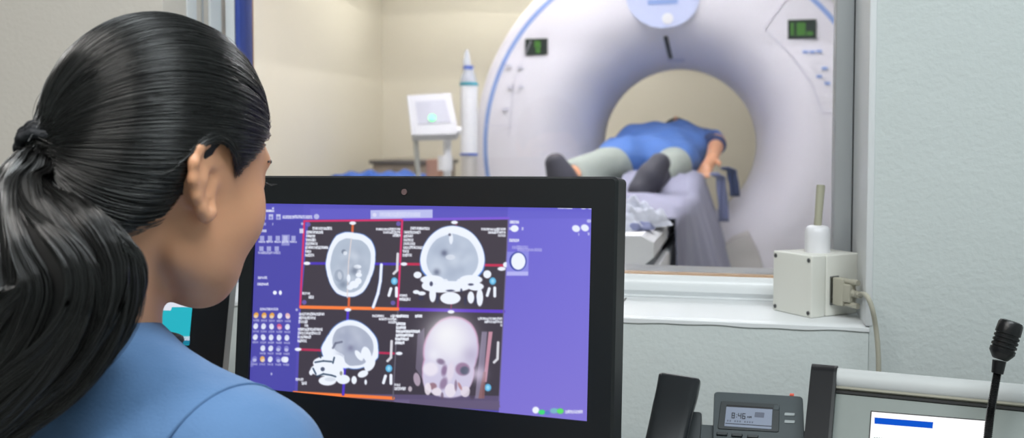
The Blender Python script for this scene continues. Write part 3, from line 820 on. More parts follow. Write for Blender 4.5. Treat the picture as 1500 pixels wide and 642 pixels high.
# axial scan
ex, ey = 513, 388
polyc(ex, ey, [36, 36, 38, 42, 48, 49, 47.5, 49, 48, 44, 39, 36.5, 36, 36.5, 40, 45, 47.5, 47.5, 46.5, 42, 38, 36], C(90, 150, 255), .8, 2.2)
polyc(ex, ey, [35.5, 35.5, 37.5, 41.5, 47, 48, 47, 48, 47, 43, 38.5, 36, 35.5, 36, 39.5, 44.5, 47, 47, 46, 41.5, 37.5, 35.5], WH)
polyc(ex, ey+1, [29, 29, 31, 34.5, 38.5, 40, 38.5, 40, 38.5, 35.5, 31.5, 29.5, 29, 29.5, 32.5, 37, 39.5, 40, 38.5, 34.5, 30.5, 29], C(178, 190, 208))
for _ in range(46):
    a = rng.uniform(0, 6.28); r_q = rng.uniform(0, 27)
    blob(ex+r_q*math.cos(a), ey+1.25*r_q*math.sin(a), rng.uniform(3, 6), C(208, 216, 230) if rng.random() > .5 else C(158, 170, 190), .35)
pline([(515, 350), (511, 384), (509, 436)], 1.8, C(226, 214, 214), .8)
ell(504, 369, 3.4, 3.4, C(90, 100, 120), .6); ell(506, 371, 3, 3, WH, .8); ell(498, 404, 3, 6, WH, 1, -8); ell(497, 404, 7, 9, C(120, 132, 154), .35)
ell(524, 391, 5.6, 3, WH); ell(526, 399, 3, 4, WH, 1, 30); blob(520, 397, 4, C(96, 106, 128), .6); ell(526, 403, 4.6, 3.4, WH); ell(525, 412, 5, 5, WH); ell(519, 417, 7, 5.6, WH); ell(511, 408, 2.6, 6, WH); ell(513, 421, 5, 4, WH); blob(503, 417, 4, C(100, 112, 134), .5)
pline([(559, 388), (557.5, 412), (554, 430), (547, 450)], 5.4, C(120, 150, 220), .7); pline([(559, 388), (557.5, 412), (554, 430), (547, 450)], 4, WH)
# coronal scan
kx, ky = 663, 382
polyc(kx, ky, [48, 47.5, 48, 49.5, 51, 51.5, 51, 50, 48.5, 48, 48, 48, 44, 40, 38, 38, 38, 40, 44, 48], C(90, 150, 255), .8, 2.2)
polyc(kx, ky, [47.2, 47, 47.5, 48.8, 50.4, 51, 50.4, 49.4, 48, 47.5, 47.2, 46, 42, 39, 37, 37, 37, 39, 42, 46], WH)
polyc(kx, ky+1, [38, 38, 38.5, 39.5, 39, 40.5, 39, 39.5, 38.5, 38, 38, 37, 35, 31, 27, 33, 27, 31, 35, 37], C(184, 196, 216))
for _ in range(46):
    a = rng.uniform(0, 6.28); r_q = rng.uniform(0, 32)
    blob(kx+r_q*math.cos(a), ky-2+r_q*.8*math.sin(a), rng.uniform(3, 7), C(206, 216, 232) if rng.random() > .5 else C(164, 176, 198), .35)
ell(661, 350, 3, 8, WH, .9); ell(659, 344, 2, 2, C(60, 60, 80), .7); blob(651, 371, 3.2, C(96, 104, 130), .9); blob(640, 399, 3.6, C(96, 104, 130), .8); ell(660, 377, 7, 4, C(222, 228, 240), .7)
for x, y, rx, ry in ((633, 410, 17, 6.5), (690, 410, 17, 7), (628, 419, 10, 7), (697, 420, 12, 6), (662, 420, 28, 8), (612, 403, 6, 5), (714, 402, 6, 6), (634, 432, 5, 11), (690, 436, 5, 9), (703, 436, 5, 13), (618, 430, 6, 3), (610, 428, 5, 3), (660, 437, 15, 9), (645, 424, 20, 5)): ell(x, y, rx, ry, WH)
for x, y, rx, ry in ((632, 416, 2.4, 3.4), (690, 417, 4, 1.6), (676, 426, 1.6, 3), (641, 438, 1.8, 8), (682, 441, 1.8, 7), (697, 441, 1.6, 6), (660, 426, 6, 1.4), (617, 437, 4, 3)): ell(x, y, rx, ry, C(50, 52, 80), .85)
# sagittal scan
sx_, sy_ = 511, 510
polyc(sx_, sy_, [41, 37, 36, 38, 40, 42, 42, 41.5, 42, 44, 44, 46, 41, 36, 33, 30, 32, 40, 38, 40], C(90, 150, 255), .8, 2.4)
polyc(sx_, sy_, [40, 36, 35, 37, 39, 41, 41, 40.8, 41.2, 43, 43, 45, 40, 35, 32, 29, 31, 39, 37, 39][::1], WH)
polyc(sx_+2, sy_, [24, 27, 30, 33, 33, 33, 33, 33, 33.5, 34.5, 34.5, 34, 32, 30, 27, 26, 22, 14, 14, 18], C(172, 180, 200))
for _ in range(40):
    a = rng.uniform(0, 6.28); r_q = rng.uniform(0, 27); blob(sx_+4+r_q*math.cos(a), sy_-6+r_q*.8*math.sin(a), rng.uniform(3, 6), C(200, 206, 222) if rng.random() > .5 else C(150, 158, 184), .35)
pline([(488, 510), (492, 503), (501, 501)], 3, C(100, 104, 128), .8); blob(514, 510, 3, C(120, 120, 150), .7)
for x, y, rx, ry, ro in ((533, 517, 4, 9, 10), (538, 520, 6, 12, -15), (526, 521, 4, 9, -35), (542, 534, 7, 11, 30), (532, 548, 8, 5, -20)): ell(x, y, rx, ry, WH, 1, ro)
for x, y, rx, ry in ((479, 532, 20, 10), (472, 542, 17, 9), (489, 545, 15, 14), (494, 530, 11, 10), (480, 558, 13, 7), (468, 532, 9, 7), (519, 557, 4, 6), (503, 556, 10, 7), (456, 546, 3, 4), (536, 560, 2, 4)): ell(x, y, rx, ry, WH)
for pts_ in ([(462, 531), (474, 529), (486, 530)], [(464, 552), (474, 548), (486, 550), (492, 552)], [(466, 516), (470, 524)], [(490, 524), (488, 532)], [(459, 540), (463, 548)]): pline(pts_, 2.2, C(38, 58, 84), .9)
ell(473, 541, 3, 3, C(60, 70, 96), .9); ell(500, 547, 2, 3, C(120, 120, 110), .8); ell(484, 556, 8, 3, C(205, 212, 226), .7)
# 3d skull
poly([(706, 486), (714, 486), (706, 584), (696, 584)], C(136, 126, 150), .9); poly([(716, 486), (722, 486), (713, 560), (708, 560)], C(210, 150, 170), .9); poly([(708, 545), (712, 545), (710, 584), (701, 584)], C(140, 96, 96), .8)
poly([(612, 490), (622, 480), (622, 560), (609, 540)], C(110, 102, 122), .9)
polyc(661, 514, [41, 41, 42, 44, 48, 50.5, 51, 50, 46, 42, 40.5, 40, 42, 54, 66, 68, 68, 66, 52, 42], C(206, 150, 190), .95, 2.5)
polyc(661, 515, [39, 39, 40, 43, 46, 48.5, 49.5, 48, 44, 40, 38.5, 38, 41, 53, 66, 68, 68, 66, 51, 40], C(206, 200, 226), 1, 3)
blob(656, 492, 20, C(248, 248, 250), .95); blob(664, 508, 18, C(238, 238, 246), .7); blob(690, 520, 9, C(170, 160, 190), .5); blob(636, 520, 7, C(236, 236, 246), .8)
ell(678, 541, 10.5, 9.5, C(150, 118, 150), .9, 10, 3); ell(681, 543, 6.5, 6, C(84, 92, 112), .9, 0, 3); ell(646, 530, 6, 4, C(120, 100, 130), .8, 20, 3); ell(651, 543, 4, 8, C(128, 100, 136), .8, 10, 3)
ell(631, 541, 11, 10, C(236, 230, 242), .9, 0, 4); ell(660, 545, 5, 14, C(226, 216, 232), .9, 8, 3); ell(650, 562, 5, 9, C(126, 98, 132), .7, 20, 3); blob(700, 548, 8, C(214, 200, 224), .8)
ell(634, 566, 6, 5, C(140, 100, 110), .8, 0, 2); ell(627, 570, 5, 9, C(236, 226, 236), .9); ell(640, 574, 7, 6, C(234, 224, 234), .8); ell(660, 572, 8, 10, C(232, 224, 236), .9); ell(682, 574, 7, 8, C(226, 216, 230), .9, 10)
ell(668, 565, 2, 8, C(120, 96, 120), .7); ell(674, 566, 2, 6, C(170, 110, 110), .7, -25); ell(648, 580, 2, 5, C(100, 80, 100), .7); ell(692, 577, 4, 8, C(70, 60, 74), .7, 0, 2)
poly([(600, 585), (732, 588), (731, 600), (600, 596)], C(100, 88, 120)); ell(611, 556, 5, 10, C(200, 180, 200), .8, -10); ell(601, 570, 3, 4, C(200, 190, 200), .9)
block(581, 461)
# left tool panel
txt(390, 303.5, 12, 3, a=.9); txt(383, 307.5, 19, 3.6, a=.95)
for x in (383, 394, 405): poly([(x, 314), (x+6.5, 314), (x+6.5, 322), (x, 322)], WH, .75); blob(x+3, 319, 1.5, C(80, 80, 180), .8)
txt(414, 315.5, 44, 5, a=.8); ell(464, 317.5, 4, 4, WH, .6); txt(381, 326.5, 20, 4, a=.6); txt(382, 336.5, 9, 4, a=.8); poly([(439, 335), (445, 335), (445, 342), (439, 342)], WH, .8); ell(443, 328, 2, 2, WH, .6)
for i, x in enumerate((381, 392.5, 404, 415, 427)):
    poly([(x, 345.5), (x+6.5, 345.5), (x+6.5, 353), (x, 353)], C(200, 205, 240), .7); txt(x-2, 353, 10, 3, a=.8)
poly([(413, 344), (425, 344), (424.5, 360), (412.5, 360)], C(200, 204, 240), .55)
for i, x in enumerate((380, 391, 402.5)): poly([(x, 361), (x+6.5, 361), (x+6.5, 368), (x, 368)], C(200, 205, 240), .7); txt(x-2, 368.5, 11, 4, a=.65)
txt(378, 405, 14, 4, a=.75); txt(377, 414.5, 17, 4, a=.85); ell(403, 429, 3, 3, WH); ell(411, 429, 2.4, 3.4, WH)
txt(372, 451, 36, 4, a=.75); ell(435, 454, 2, 2, WH, .6)
cols = {0: [C(255, 180, 60)]*3+[WH, C(255, 200, 190)], 1: [WH, WH, WH, C(230, 90, 130), WH], 2: [WH]*5, 3: [None, WH, WH, C(140, 140, 210), C(140, 140, 210)], 4: [C(130, 130, 205), C(255, 190, 90), WH, C(120, 120, 200), WH]}
for r_q in range(5):
    for c_q in range(5):
        col = cols[r_q][c_q]
        if col is None: continue
        x, y = 375.5+c_q*11.6-r_q*.6, 462+r_q*16+c_q*.25
        ell(x, y, 3.6, 4.4, col, .85, rng.uniform(-30, 30)); ell(x+rng.uniform(-1, 1), y+2, 3, 2.6, WH, .5); txt(x-4.5, y+6, 9, 3.2, a=.5)
ell(417, 527, 5, 4.5, WH, .9); ell(369, 533, 3.6, 5, C(140, 140, 205), .6); ell(398, 548, 1.5, 2, WH, .6)
# right panel
txt(817, 301, 22, 5, a=.9); ell(842, 303, 2, 2, WH, .7); ell(855, 303, 5, 3.6, WH, .9); ell(865, 303, 5, 3.6, WH, .9); ell(863, 324, 3.4, 2.6, WH, .6)
ell(844, 335, 6, 5, WH, .95, 20); ell(857, 334, 6, 5, WH, .95, 25); txt(838, 341, 11, 4, a=.8); txt(852, 341, 12, 4, a=.8)
txt(747, 323, 14, 5, a=.9); ell(754, 335, 6, 5, WH); txt(746, 333, 21, 4.5, a=.8); txt(746, 350, 15, 4.5, a=.9)
txt(750, 360, 24, 5, C(190, 190, 240), .6); txt(758, 364, 44, 4.5, C(190, 190, 240), .6)
poly([(743, 369), (775, 369), (774, 404), (742, 404)], C(140, 140, 226), .9); poly([(743, 398), (774, 398), (774, 404), (742, 404)], C(200, 200, 250), .7)
ell(759, 383, 12.5, 14, C(36, 50, 140), .85); ell(759.5, 383, 10.5, 12.5, WH)
poly([(735, 600), (862, 612), (862, 604), (735, 592)], C(120, 86, 140), .6)
ell(785, 601, 5, 5, WH); ell(794, 604, 5, 3.6, C(60, 220, 120)); ell(802, 605, 4, 3, C(90, 120, 200)); ell(812, 602, 6, 4, C(120, 180, 200)); ell(821, 602.5, 5, 4, C(90, 225, 100)); txt(828, 601, 26, 5, a=.8)
txt(384, 583, 60, 4, C(60, 58, 90), .5)
for _ in range(2):
    p = np.pad(img, ((1, 1), (1, 1), (0, 0)), 'edge'); img = (p[:-2, 1:-1]+p[2:, 1:-1]+p[1:-1, :-2]+p[1:-1, 2:]+2*p[1:-1, 1:-1])/6
# bloom of the bright scan within the display
img = np.clip(img, 0, 1)
O_ = np.array(MP(0, 0, .0005)); Vg = O_+gu_[..., None]*np.array(uu)*SW+gv_[..., None]*np.array(vv)*SH
ii = np.arange(Wt*Ht).reshape(Ht, Wt); Qd = np.stack([ii[:-1, :-1], ii[1:, :-1], ii[1:, 1:], ii[:-1, 1:]], -1).reshape(-1, 4)
so = npobj('screen', Vg.reshape(-1, 3), Qd, 'screen', mo); lum_screen(so, Wt, Ht, img)

# ---- second monitor, further left
q2 = P(340, 400, 1.40)
n2 = (CAM-q2); n2.z = 0; n2 = (n2.normalized()+Vector((.10, 0, 0))).normalized(); r2 = Z_.cross(n2).normalized(); up2 = n2.cross(r2).normalized()
lean = (Z_+r2*.12).normalized() 
s2 = thing('side_monitor', Vector((P(200, 500, 1.42).x, P(200, 500, 1.42).y, DZ)), 'second black monitor with a teal screen half hidden behind the woman', 'monitor')
def q2p(l, dn=0): return [PP(x, y, q2+n2*dn, n2) for x, y in l]
obj('casing', MB().slab(q2p([(60, 352), (350, 352), (327, 575), (40, 575)]), -n2, .04), 'monitor', s2)
obj('silver_edge', MB().slab(q2p([(344, 352), (352, 352), (331, 570), (323, 570)], .001), n2, .006), 'silver', s2)
TE = mat('lit_teal_screen', (10, 20, 22), .3, emit=(38, 178, 194), estr=1); M['teal_s'] = TE
M['teal_w'] = mat('lit_white_window', (20, 20, 20), .3, emit=(222, 226, 238), estr=1); M['teal_b'] = mat('lit_task_bar', (20, 20, 20), .3, emit=(14, 120, 150), estr=1)
sc2 = obj('screen', MB().slab(q2p([(80, 370), (289, 370), (276.5, 506), (68, 500)], .0005), n2, .0008), 'teal_s', s2)
obj('window_panel', MB().slab(q2p([(120, 380), (280, 380), (276, 450), (252, 450), (250, 455), (114, 452)], .0016), n2, .0005), 'teal_w', sc2)
obj('task_bar', MB().slab(q2p([(80, 492), (278.5, 496), (277.5, 505.5), (72, 500)], .0016), n2, .0005), 'teal_b', sc2)
for i in range(22): obj('task_icon', MB().slab(q2p([(240+i*1.75, 493), (241+i*1.75, 493), (240.6+i*1.75, 499), (239.6+i*1.75, 499)], .0024), n2, .0004), 'teal_w', sc2)
mcen = q2p([(190, 500)])[0]-n2*.06
obj('stand_neck', MB().tube([mcen+Z_*.05, Vector((mcen.x, mcen.y, DZ+.01))], .022, 16), 'monitor', s2)
obj('stand_foot', MB().tube([Vector((mcen.x, mcen.y, DZ)), Vector((mcen.x, mcen.y, DZ+.012))], [.10, .09], 40), 'monitor', s2)

# ================================================================== SENSOR BOX ON SILL
A_ = PZ(1188, 467, zs_); B_ = PZ(1141, 453.5, zs_); C_ = PZ(1247, 457, zs_)
print('BOX', (B_-A_).length, (C_-A_).length, math.degrees((B_-A_).angle(C_-A_)))
e1 = (B_-A_); e2 = (C_-A_); l1, l2 = e1.length, e2.length
e2n = e2.normalized(); e1n = Vector((-e2n.y, e2n.x, 0)); e1n = e1n if e1n.dot(e1) > 0 else -e1n
b2 = (e1.normalized()+e1n).normalized(); e1n = b2; e2n = Vector((-b2.y, b2.x, 0)); e2n = e2n if e2n.dot(e2) > 0 else -e2n
hb = .0
for h_t in np.linspace(.05, .14, 91):
    pj = proj(A_+Z_*h_t)
    if pj[1] <= 376.5: hb = h_t; break
bx = thing('sensor_box', A_+e1n*l1/2+e2n*l2/2, 'small off-white box with corner screws and stubby antenna on the window sill', 'sensor box')
def bp(a, b, c): return A_+e1n*a+e2n*b+Z_*c
axs = (e1n, e2n, Z_); lidt = l2*.30
obj('lid', MB().rbox(bp(l1/2, lidt/2-.0004, hb/2), axs, (l1/2, lidt/2-.0006, hb/2), .0022, 3), 'boxplastic', bx)
obj('housing', MB().rbox(bp(l1/2, (l2+lidt)/2, hb/2), axs, (l1/2-.0004, (l2-lidt)/2-.0002, hb/2-.0004), .0022, 3), 'boxplastic', bx)
for (a, c) in ((.006, .007), (l1-.006, .007), (.006, hb-.007), (l1-.006, hb-.007)):
    p = bp(a, 0, c)
    s_o = obj('screw', MB().tube([p+e2n*.0012, p-e2n*.0006], .0034, 18), 'steel', bx)
    obj('screw_slot', MB().rbox(p-e2n*.0007, axs, (.0024, .0003, .0005)).rbox(p-e2n*.0007, axs, (.0005, .0003, .0024)), 'gasket', s_o)
# antenna
ab = bp(l1*.47, l2*.50, hb)
pa_ = proj(ab)
sc_px = (ab-CAM).dot(F)/FPX
def lathe(c, prof, m, nm, par, ax=Z_, seg=32): obj(nm, MB().tube([c+ax*h_ for r_, h_ in prof], [r_ for r_, h_ in prof], seg), m, par, 40)
lathe(ab, [(.019, -.001), (.019, .024), (.0188, .030), (.0175, .035), (.015, .0385), (.011, .040), (.0065, .0405)], 'white', 'antenna_base', bx)
tip = ab+Z_*.0395; tl = R*.065+Z_*1; tl.normalize()
obj('antenna_rod', MB().tube([tip, tip+tl*.012, tip+tl*.0125, tip+tl*.060, tip+tl*.0625], [.0058, .0058, .0056, .0064, .0055], 24), 'beigerod', bx, 40)
# connector on the e2? right face is the face of constant a=0 (runs along e2)
nrm = -e1n
def cpnt(b, c, n_): return bp(0, b, c)+nrm*n_
cb_, ccz = l2*.46, hb*.42
axc = (e2n, nrm, Z_)
obj('socket_plate', MB().rbox(cpnt(cb_, ccz, .0008), axc, (.0085, .001, .0215), .0006), 'steel', bx)
obj('socket_shell', MB().rbox(cpnt(cb_, ccz, .003), axc, (.0055, .003, .0125), .002, 3), 'steel', bx)
pg = obj('plug_housing', MB().rbox(cpnt(cb_, ccz, .014), axc, (.0075, .010, .0205), .0022, 3).rbox(cpnt(cb_, ccz, .029), axc, (.0068, .008, .0135), .002, 3), 'greyplug', bx)
for s in (-1, 1):
    obj('thumb_screw', MB().tube([cpnt(cb_, ccz+s*.0168, .002), cpnt(cb_, ccz+s*.0168, .034), cpnt(cb_, ccz+s*.0168, .0345), cpnt(cb_, ccz+s*.0168, .047)], [.0032, .0036, .0045, .0042], 16), 'greyplug', pg)
# cable with strain relief
dcab = P(1278, 450, 1.36)
c0_ = cpnt(cb_, ccz, .036)
cc_pts = [c0_, c0_+nrm*.012, P(1268, 432, 1.372), P(1277, 450, 1.36), P(1283, 480, 1.365), P(1286, 510, 1.365), P(1287, 540, 1.365), P(1287, 600, 1.365), P(1287, 640, 1.37)]
def spline(pts, n=8):
    out = []; pts = [Vector(p) for p in pts]; q = [pts[0]]+pts+[pts[-1]]
    for i in range(1, len(q)-2):
        for k in range(n):
            t = k/n; a, b, c, d = q[i-1:i+3]
            out.append(.5*((2*b)+(c-a)*t+(2*a-5*b+4*c-d)*t*t+(3*b-a-3*c+d)*t**3))
    return out+[pts[-1]]
cend = Vector((cc_pts[-1].x, cc_pts[-1].y, DZ+.005))
cc_pts.append(cend)
cs = spline(cc_pts, 8)
obj('cable', MB().tube(cs, .0034, 14), 'greyplug', bx, 180)
rr_, pp_ = [], []
for i in range(22):
    t = i/21; k = min(int(t*10), 9); p = cs[k].lerp(cs[k+1], t*10-k) if k+1 < len(cs) else cs[k]; pp_.append(p); rr_.append((.0072-.0026*t)*(1 if i % 4 < 2 else .82))
obj('strain_relief', MB().tube(pp_, rr_, 16), 'greyplug', bx, 40)

# ================================================================== DESK PHONE
po = P(1110, 577, 1.31); pn = Vector((0, -.68, .735)).normalized(); pv = Vector((0, -pn.z, pn.y)) * 1.0
pv = Vector((0, -.735, -.68)).normalized()
def ph(px, py, n_=0): return PP(px, py, po+pn*n_, pn)
tl_, tr_ = ph(1046, 573), ph(1176, 580)
wph = (tr_-tl_).length
phn = thing('desk_phone', Vector((po.x-.03, po.y-.06, DZ)), 'charcoal desk phone with a grey display reading the time', 'phone')
def pl(u, v, n_=0): return tl_+X_*u+pv*v+pn*n_
def rslab(pts_uv, n0, n1, m, nm, par, r=.004, smooth=30):
    # rounded convex polygon slab in the phone plane
    out = []; k = len(pts_uv)
    for i in range(k):
        a, b, c = Vector(pts_uv[i-1]), Vector(pts_uv[i]), Vector(pts_uv[(i+1) % k])
        p0 = b+(a-b).normalized()*r; p2 = b+(c-b).normalized()*r
        for t in (0, .25, .5, .75, 1): out.append((1-t)**2*p0+2*t*(1-t)*b+t*t*p2)
    mb = MB(); ct = sum(out, Vector((0, 0)))/len(out); e = min(.0015, abs(n1-n0)*.3)
    lo = [pl(p.x, p.y, n0) for p in out]; hi = [pl(p.x, p.y, n1-e) for p in out]; hi2 = [pl(*(p+(ct-p).normalized()*e), n1) for p in out]
    mb.grid([lo, hi, hi2], closed=True); kk = len(out); mb.f += [tuple(range(kk))[::-1], tuple(2*kk+i for i in range(kk))]
    return obj(nm, mb, m, par, smooth)
H_ = .185
rslab([(0, 0), (wph, 0), (wph, H_), (0, H_)], -.02, 0, 'phone', 'display_module', phn, .006)
low = [(-.075, .045), (wph+.012, .045), (wph+.012, H_+.006), (-.075, H_+.006)]
rslab(low, -.034, -.010, 'phone', 'phone_body', phn, .006)
rslab([(.012, .06), (wph-.012, .06), (wph-.012, H_), (.012, H_)], -.06, -.03, 'phone', 'stand', phn, .004)
def uvp(px, py): d = ph(px, py)-tl_; return (d.dot(X_), d.dot(pv))
rslab([uvp(*q) for q in ((1056, 588), (1142, 593), (1141, 634), (1051, 629))], -.001, .0012, 'phonedk', 'display_bezel', phn, .003)
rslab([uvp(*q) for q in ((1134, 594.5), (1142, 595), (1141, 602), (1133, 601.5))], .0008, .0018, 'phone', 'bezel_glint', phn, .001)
rslab([uvp(*q) for q in ((1064.5, 594), (1132.5, 598.5), (1131.5, 601), (1064, 597))], .0012, .0016, 'gasket', 'bezel_shadow_gap', phn, .0005)
ds = rslab([uvp(*q) for q in ((1064, 597), (1131.5, 601), (1130, 630), (1061, 625.5))], .001, .0018, 'lcdgrey', 'phone_display', phn, .0008)
def text(body, px, py, size, m, par, n_=.002, xs=1.0):
    cu = bpy.data.curves.new('t', 'FONT'); cu.body = body; cu.size = size; cu.offset = size*.035; to = bpy.data.objects.new('t', cu); COL.objects.link(to)
    bpy.context.view_layer.update(); me = bpy.data.meshes.new_from_object(to.evaluated_get(bpy.context.evaluated_depsgraph_get()))
    u0, v0 = uvp(px, py); mb = MB(); mb.add([pl(u0+v.co.x*xs, v0-v.co.y, n_) for v in me.vertices], [tuple(p.vertices) for p in me.polygons])
    bpy.data.objects.remove(to); bpy.data.meshes.remove(me)
    return obj('display_text', mb, m, par, 0)
def stroke(x0, y0, x1, y1, w_=1.15, m='ink', nm='clock_digit'):
    dx, dy = x1-x0, y1-y0; L = math.hypot(dx, dy)+1e-6; ax, ay = -dy/L*w_/2, dx/L*w_/2; ex, ey = dx/L*.4, dy/L*.4
    q = [(x0-ex+ax, y0-ey+ay), (x1+ex+ax, y1+ey+ay), (x1+ex-ax, y1+ey-ay), (x0-ex-ax, y0-ey-ay)]
    return MB().slab([ph(x, y, .0021) for x, y in q], pn, .0002)
def glyph(x, y, segs, w_=3.6, h_=7.2):
    P7 = {'a': (0, 0, 1, 0), 'b': (1, 0, 1, .5), 'c': (1, .5, 1, 1), 'd': (0, 1, 1, 1), 'e': (0, .5, 0, 1), 'f': (0, 0, 0, .5), 'g': (0, .5, 1, .5)}
    mb = MB()
    for sg in segs:
        a = P7[sg]; st = stroke(x+a[0]*w_-a[1]*.5, y+a[1]*h_+a[0]*.2, x+a[2]*w_-a[3]*.5, y+a[3]*h_+a[2]*.2); mb.add(st.v, st.f)
    return obj('clock_digit', mb, 'ink', ds, 0)
glyph(1072.5, 605.3, 'abcdefg'); glyph(1082, 605.9, 'bcfg'); glyph(1088, 606.3, 'acdefg')
st = stroke(1079.3, 607.5, 1079.3, 608); s3 = stroke(1079, 611, 1079, 611.5); obj('clock_colon', MB().add(st.v, st.f).add(s3.v, s3.f), 'ink', ds, 0); text('AM', 1094, 613.6, .0042, 'ink', ds)
rslab([uvp(*q) for q in ((1062.5, 621), (1130.5, 625.5), (1130.3, 626.6), (1062.4, 622))], .0018, .002, 'ink', 'display_rule', ds, .0002)
rslab([uvp(*q) for q in ((1106, 605), (1120, 606), (1119, 613.5), (1105, 612.5))], .0018, .0019, 'inkpale', 'display_icon', ds, .001)
for i in range(11):
    if i not in (2, 6): rslab([uvp(*q) for q in ((1065+i*3.6, 616.5+i*.24), (1067.2+i*3.6, 616.5+i*.24), (1067+i*3.6, 619+i*.24), (1065+i*3.6, 619+i*.24))], .0018, .0019, 'inkpale', 'display_letter', ds, .0001)
rslab([uvp(*q) for q in ((1157, 576.5), (1163.5, 577), (1163, 580), (1156.5, 579.5))], -.003, .0015, 'ledred', 'message_lamp', phn, .0008)
for y in (606, 616.8): rslab([uvp(*q) for q in ((1149.5, y-.6), (1164.5, y+.2), (1163.8, y+4.2), (1148.6, y+3.6))], 0, .0012, 'btnlight', 'side_button', phn, .0008)
for x, y in ((1050, 634), (1072, 636), (1095, 638)): rslab([uvp(*q) for q in ((x, y), (x+16, y+1), (x+15.5, y+5.5), (x-1, y+4.5))], 0, .003, 'phonedk', 'soft_button', phn, .0015)
for r_q in range(5):
    for c_q in range(3): u0, v0 = .012+c_q*.032, .088+r_q*.018; rslab([(u0, v0), (u0+.022, v0), (u0+.022, v0+.011), (u0, v0+.011)], 0, .003, 'phonedk', 'key', phn, .002)
# handset
def HSp(px, py): return PP(px, py, po+pn*.034, pn)
hs0 = HSp(996, 546); hs1 = HSp(975, 645); hv = (hs1-hs0).normalized(); hu = hv.cross(pn).normalized(); hu = hu if hu.x > 0 else -hu
hw = (HSp(1026, 548)-HSp(963, 545)).length/2
hsl = .20; rows = []
for i in range(41):
    t = i/40; s = t*hsl
    e = max(0, 1-(min(t, 1-t)/.03))
    wv = hw*(1-.10*math.sin(math.pi*t)) * (1-.10*e*e)
    tp = .006*math.sin(math.pi*t) - .006*e*e          # arched back
    bt = -.014-.012*(max(0, 1-abs(t-.12)/.13)**.5 if abs(t-.12) < .13 else 0)-.012*(max(0, 1-abs(t-.88)/.13)**.5 if abs(t-.88) < .13 else 0) + .006*e
    ring = []
    for k in range(28):
        a = 2*math.pi*k/28; c, s_a = math.cos(a), math.sin(a)
        x = wv*math.copysign(abs(c)**.35, c); z = (tp if s_a > 0 else -bt)*0
        top_h = tp; z = (top_h+bt)/2+(top_h-bt)/2*math.copysign(abs(s_a)**.45, s_a)
        ring.append(hs0+hv*s+hu*x+pn*z)
    rows.append(ring)
mb = MB().grid(rows, closed=True); mb.f += [tuple(range(28)), tuple(40*28+i for i in range(28))]
hd = obj('phone_handset', mb, 'handset', smooth=50); tag(hd, 'dark curved handset resting on the left of the desk phone', 'phone handset')
# cradle under handset
hb0 = hs0+hv*.04
rslab([((hb0-tl_).dot(X_)-.03, .03), ((hb0-tl_).dot(X_)+.034, .03), ((hb0-tl_).dot(X_)+.03, H_), ((hb0-tl_).dot(X_)-.04, H_)], -.034, -.004, 'phonedk', 'cradle', phn, .005)

# ================================================================== CONSOLE AND MICROPHONE
cdv = (R*.919-F*.395); cdv.z = 0; cdv.normalize()
c0c = P(1226, 556, 1.27)
cback = Vector((-cdv.y, cdv.x, 0)); cback = cback if cback.y > 0 else -cback
cdn = (-cback*.66-Z_*.75).normalized(); cn = cdv.cross(cdn).normalized(); cn = cn if cn.dot(CAM-c0c) > 0 else -cn
ccz0 = c0c
cs_t = thing('intercom_console', Vector((c0c.x+.2, c0c.y-.05, DZ)), 'grey desk console with silver top bar and lit white screen', 'console')
br = .0145
LB = .44
def cp_(a, d, n_=0): return c0c+cdv*a+cdn*d+cn*n_
# top bar: rounded extrusion
pr_ = []
for k in range(20):
    a = 2*math.pi*k/20; pr_.append((math.cos(a)*br*1.0, math.sin(a)*br))
obj('top_bar', MB().grid([[c0c+cdv*s+cdn*a+cn*b for a, b in pr_] for s in (0, LB)], closed=True), 'consolebar', cs_t)
obj('bar_lip', MB().slab([cp_(0, br*.92, br*.55), cp_(LB, br*.92, br*.55), cp_(LB, br*.92+.0022, br*.45), cp_(0, br*.92+.0022, br*.45)], -cn, .01), 'greyplug', cs_t)
obj('shadow_gap', MB().slab([cp_(0, br+.0028, .004), cp_(LB, br+.0028, .004), cp_(LB, br+.006, .003), cp_(0, br+.006, .003)], -cn, .01), 'gasket', cs_t)
dmax = (c0c.z-DZ-.006)/-cdn.z
obj('front_panel', MB().slab([cp_(0, br+.004, .001), cp_(LB, br+.004, .001), cp_(LB, dmax, .001), cp_(0, dmax, .001)], -cn, .03), 'console', cs_t)
bk = [cp_(.002, 0, -.0), cp_(.002, dmax, -.03), Vector((cp_(.002, 0).x, cp_(.002, 0).y, DZ+.001))+cback*.02, c0c+cdv*.002+cback*.012]
obj('console_body', MB().slab(bk, cdv, LB-.004), 'consoledk', cs_t)
def endcap(a0, a1):
    o1 = []
    for s in (a0, a1):
        ring = [c0c+cdv*s+cdn*(-math.cos(t)*.017)+cn*(math.sin(t)*.017) for t in np.linspace(-1.6, 1.6, 10)]
        ring += [cp_(s, dmax, .016), cp_(s, dmax, -.03), c0c+cdv*s+cback*.03-Z_*.03]
        o1.append(ring)
    mb = MB().grid(o1, closed=True); k = len(o1[0]); mb.f += [tuple(range(k)), tuple(k+i for i in range(k))]
    return mb
obj('end_cap', endcap(-.031, -.003), 'consoledk', cs_t); obj('end_cap_rim', endcap(-.003, .0005), 'monitor', cs_t); obj('end_cap', endcap(LB, LB+.03), 'consoledk', cs_t)
def cpp(l, n_): return [PP(x, y, c0c+cn*n_, cn) for x, y in l]
ssc = obj('screen', MB().slab(cpp([(1277, 604), (1450, 618), (1446, 720), (1270, 705)], .0014), cn, .0008), 'scrwhite', cs_t)
obj('screen_border', MB().slab(cpp([(1275.5, 602.3), (1451, 616.5), (1448, 721), (1268, 706)], .0012), cn, .0006), 'gasket', cs_t)
obj('blue_bar', MB().slab(cpp([(1281, 612), (1367, 619), (1366, 628), (1281, 621)], .0024), cn, .0004), 'scrblue', ssc)
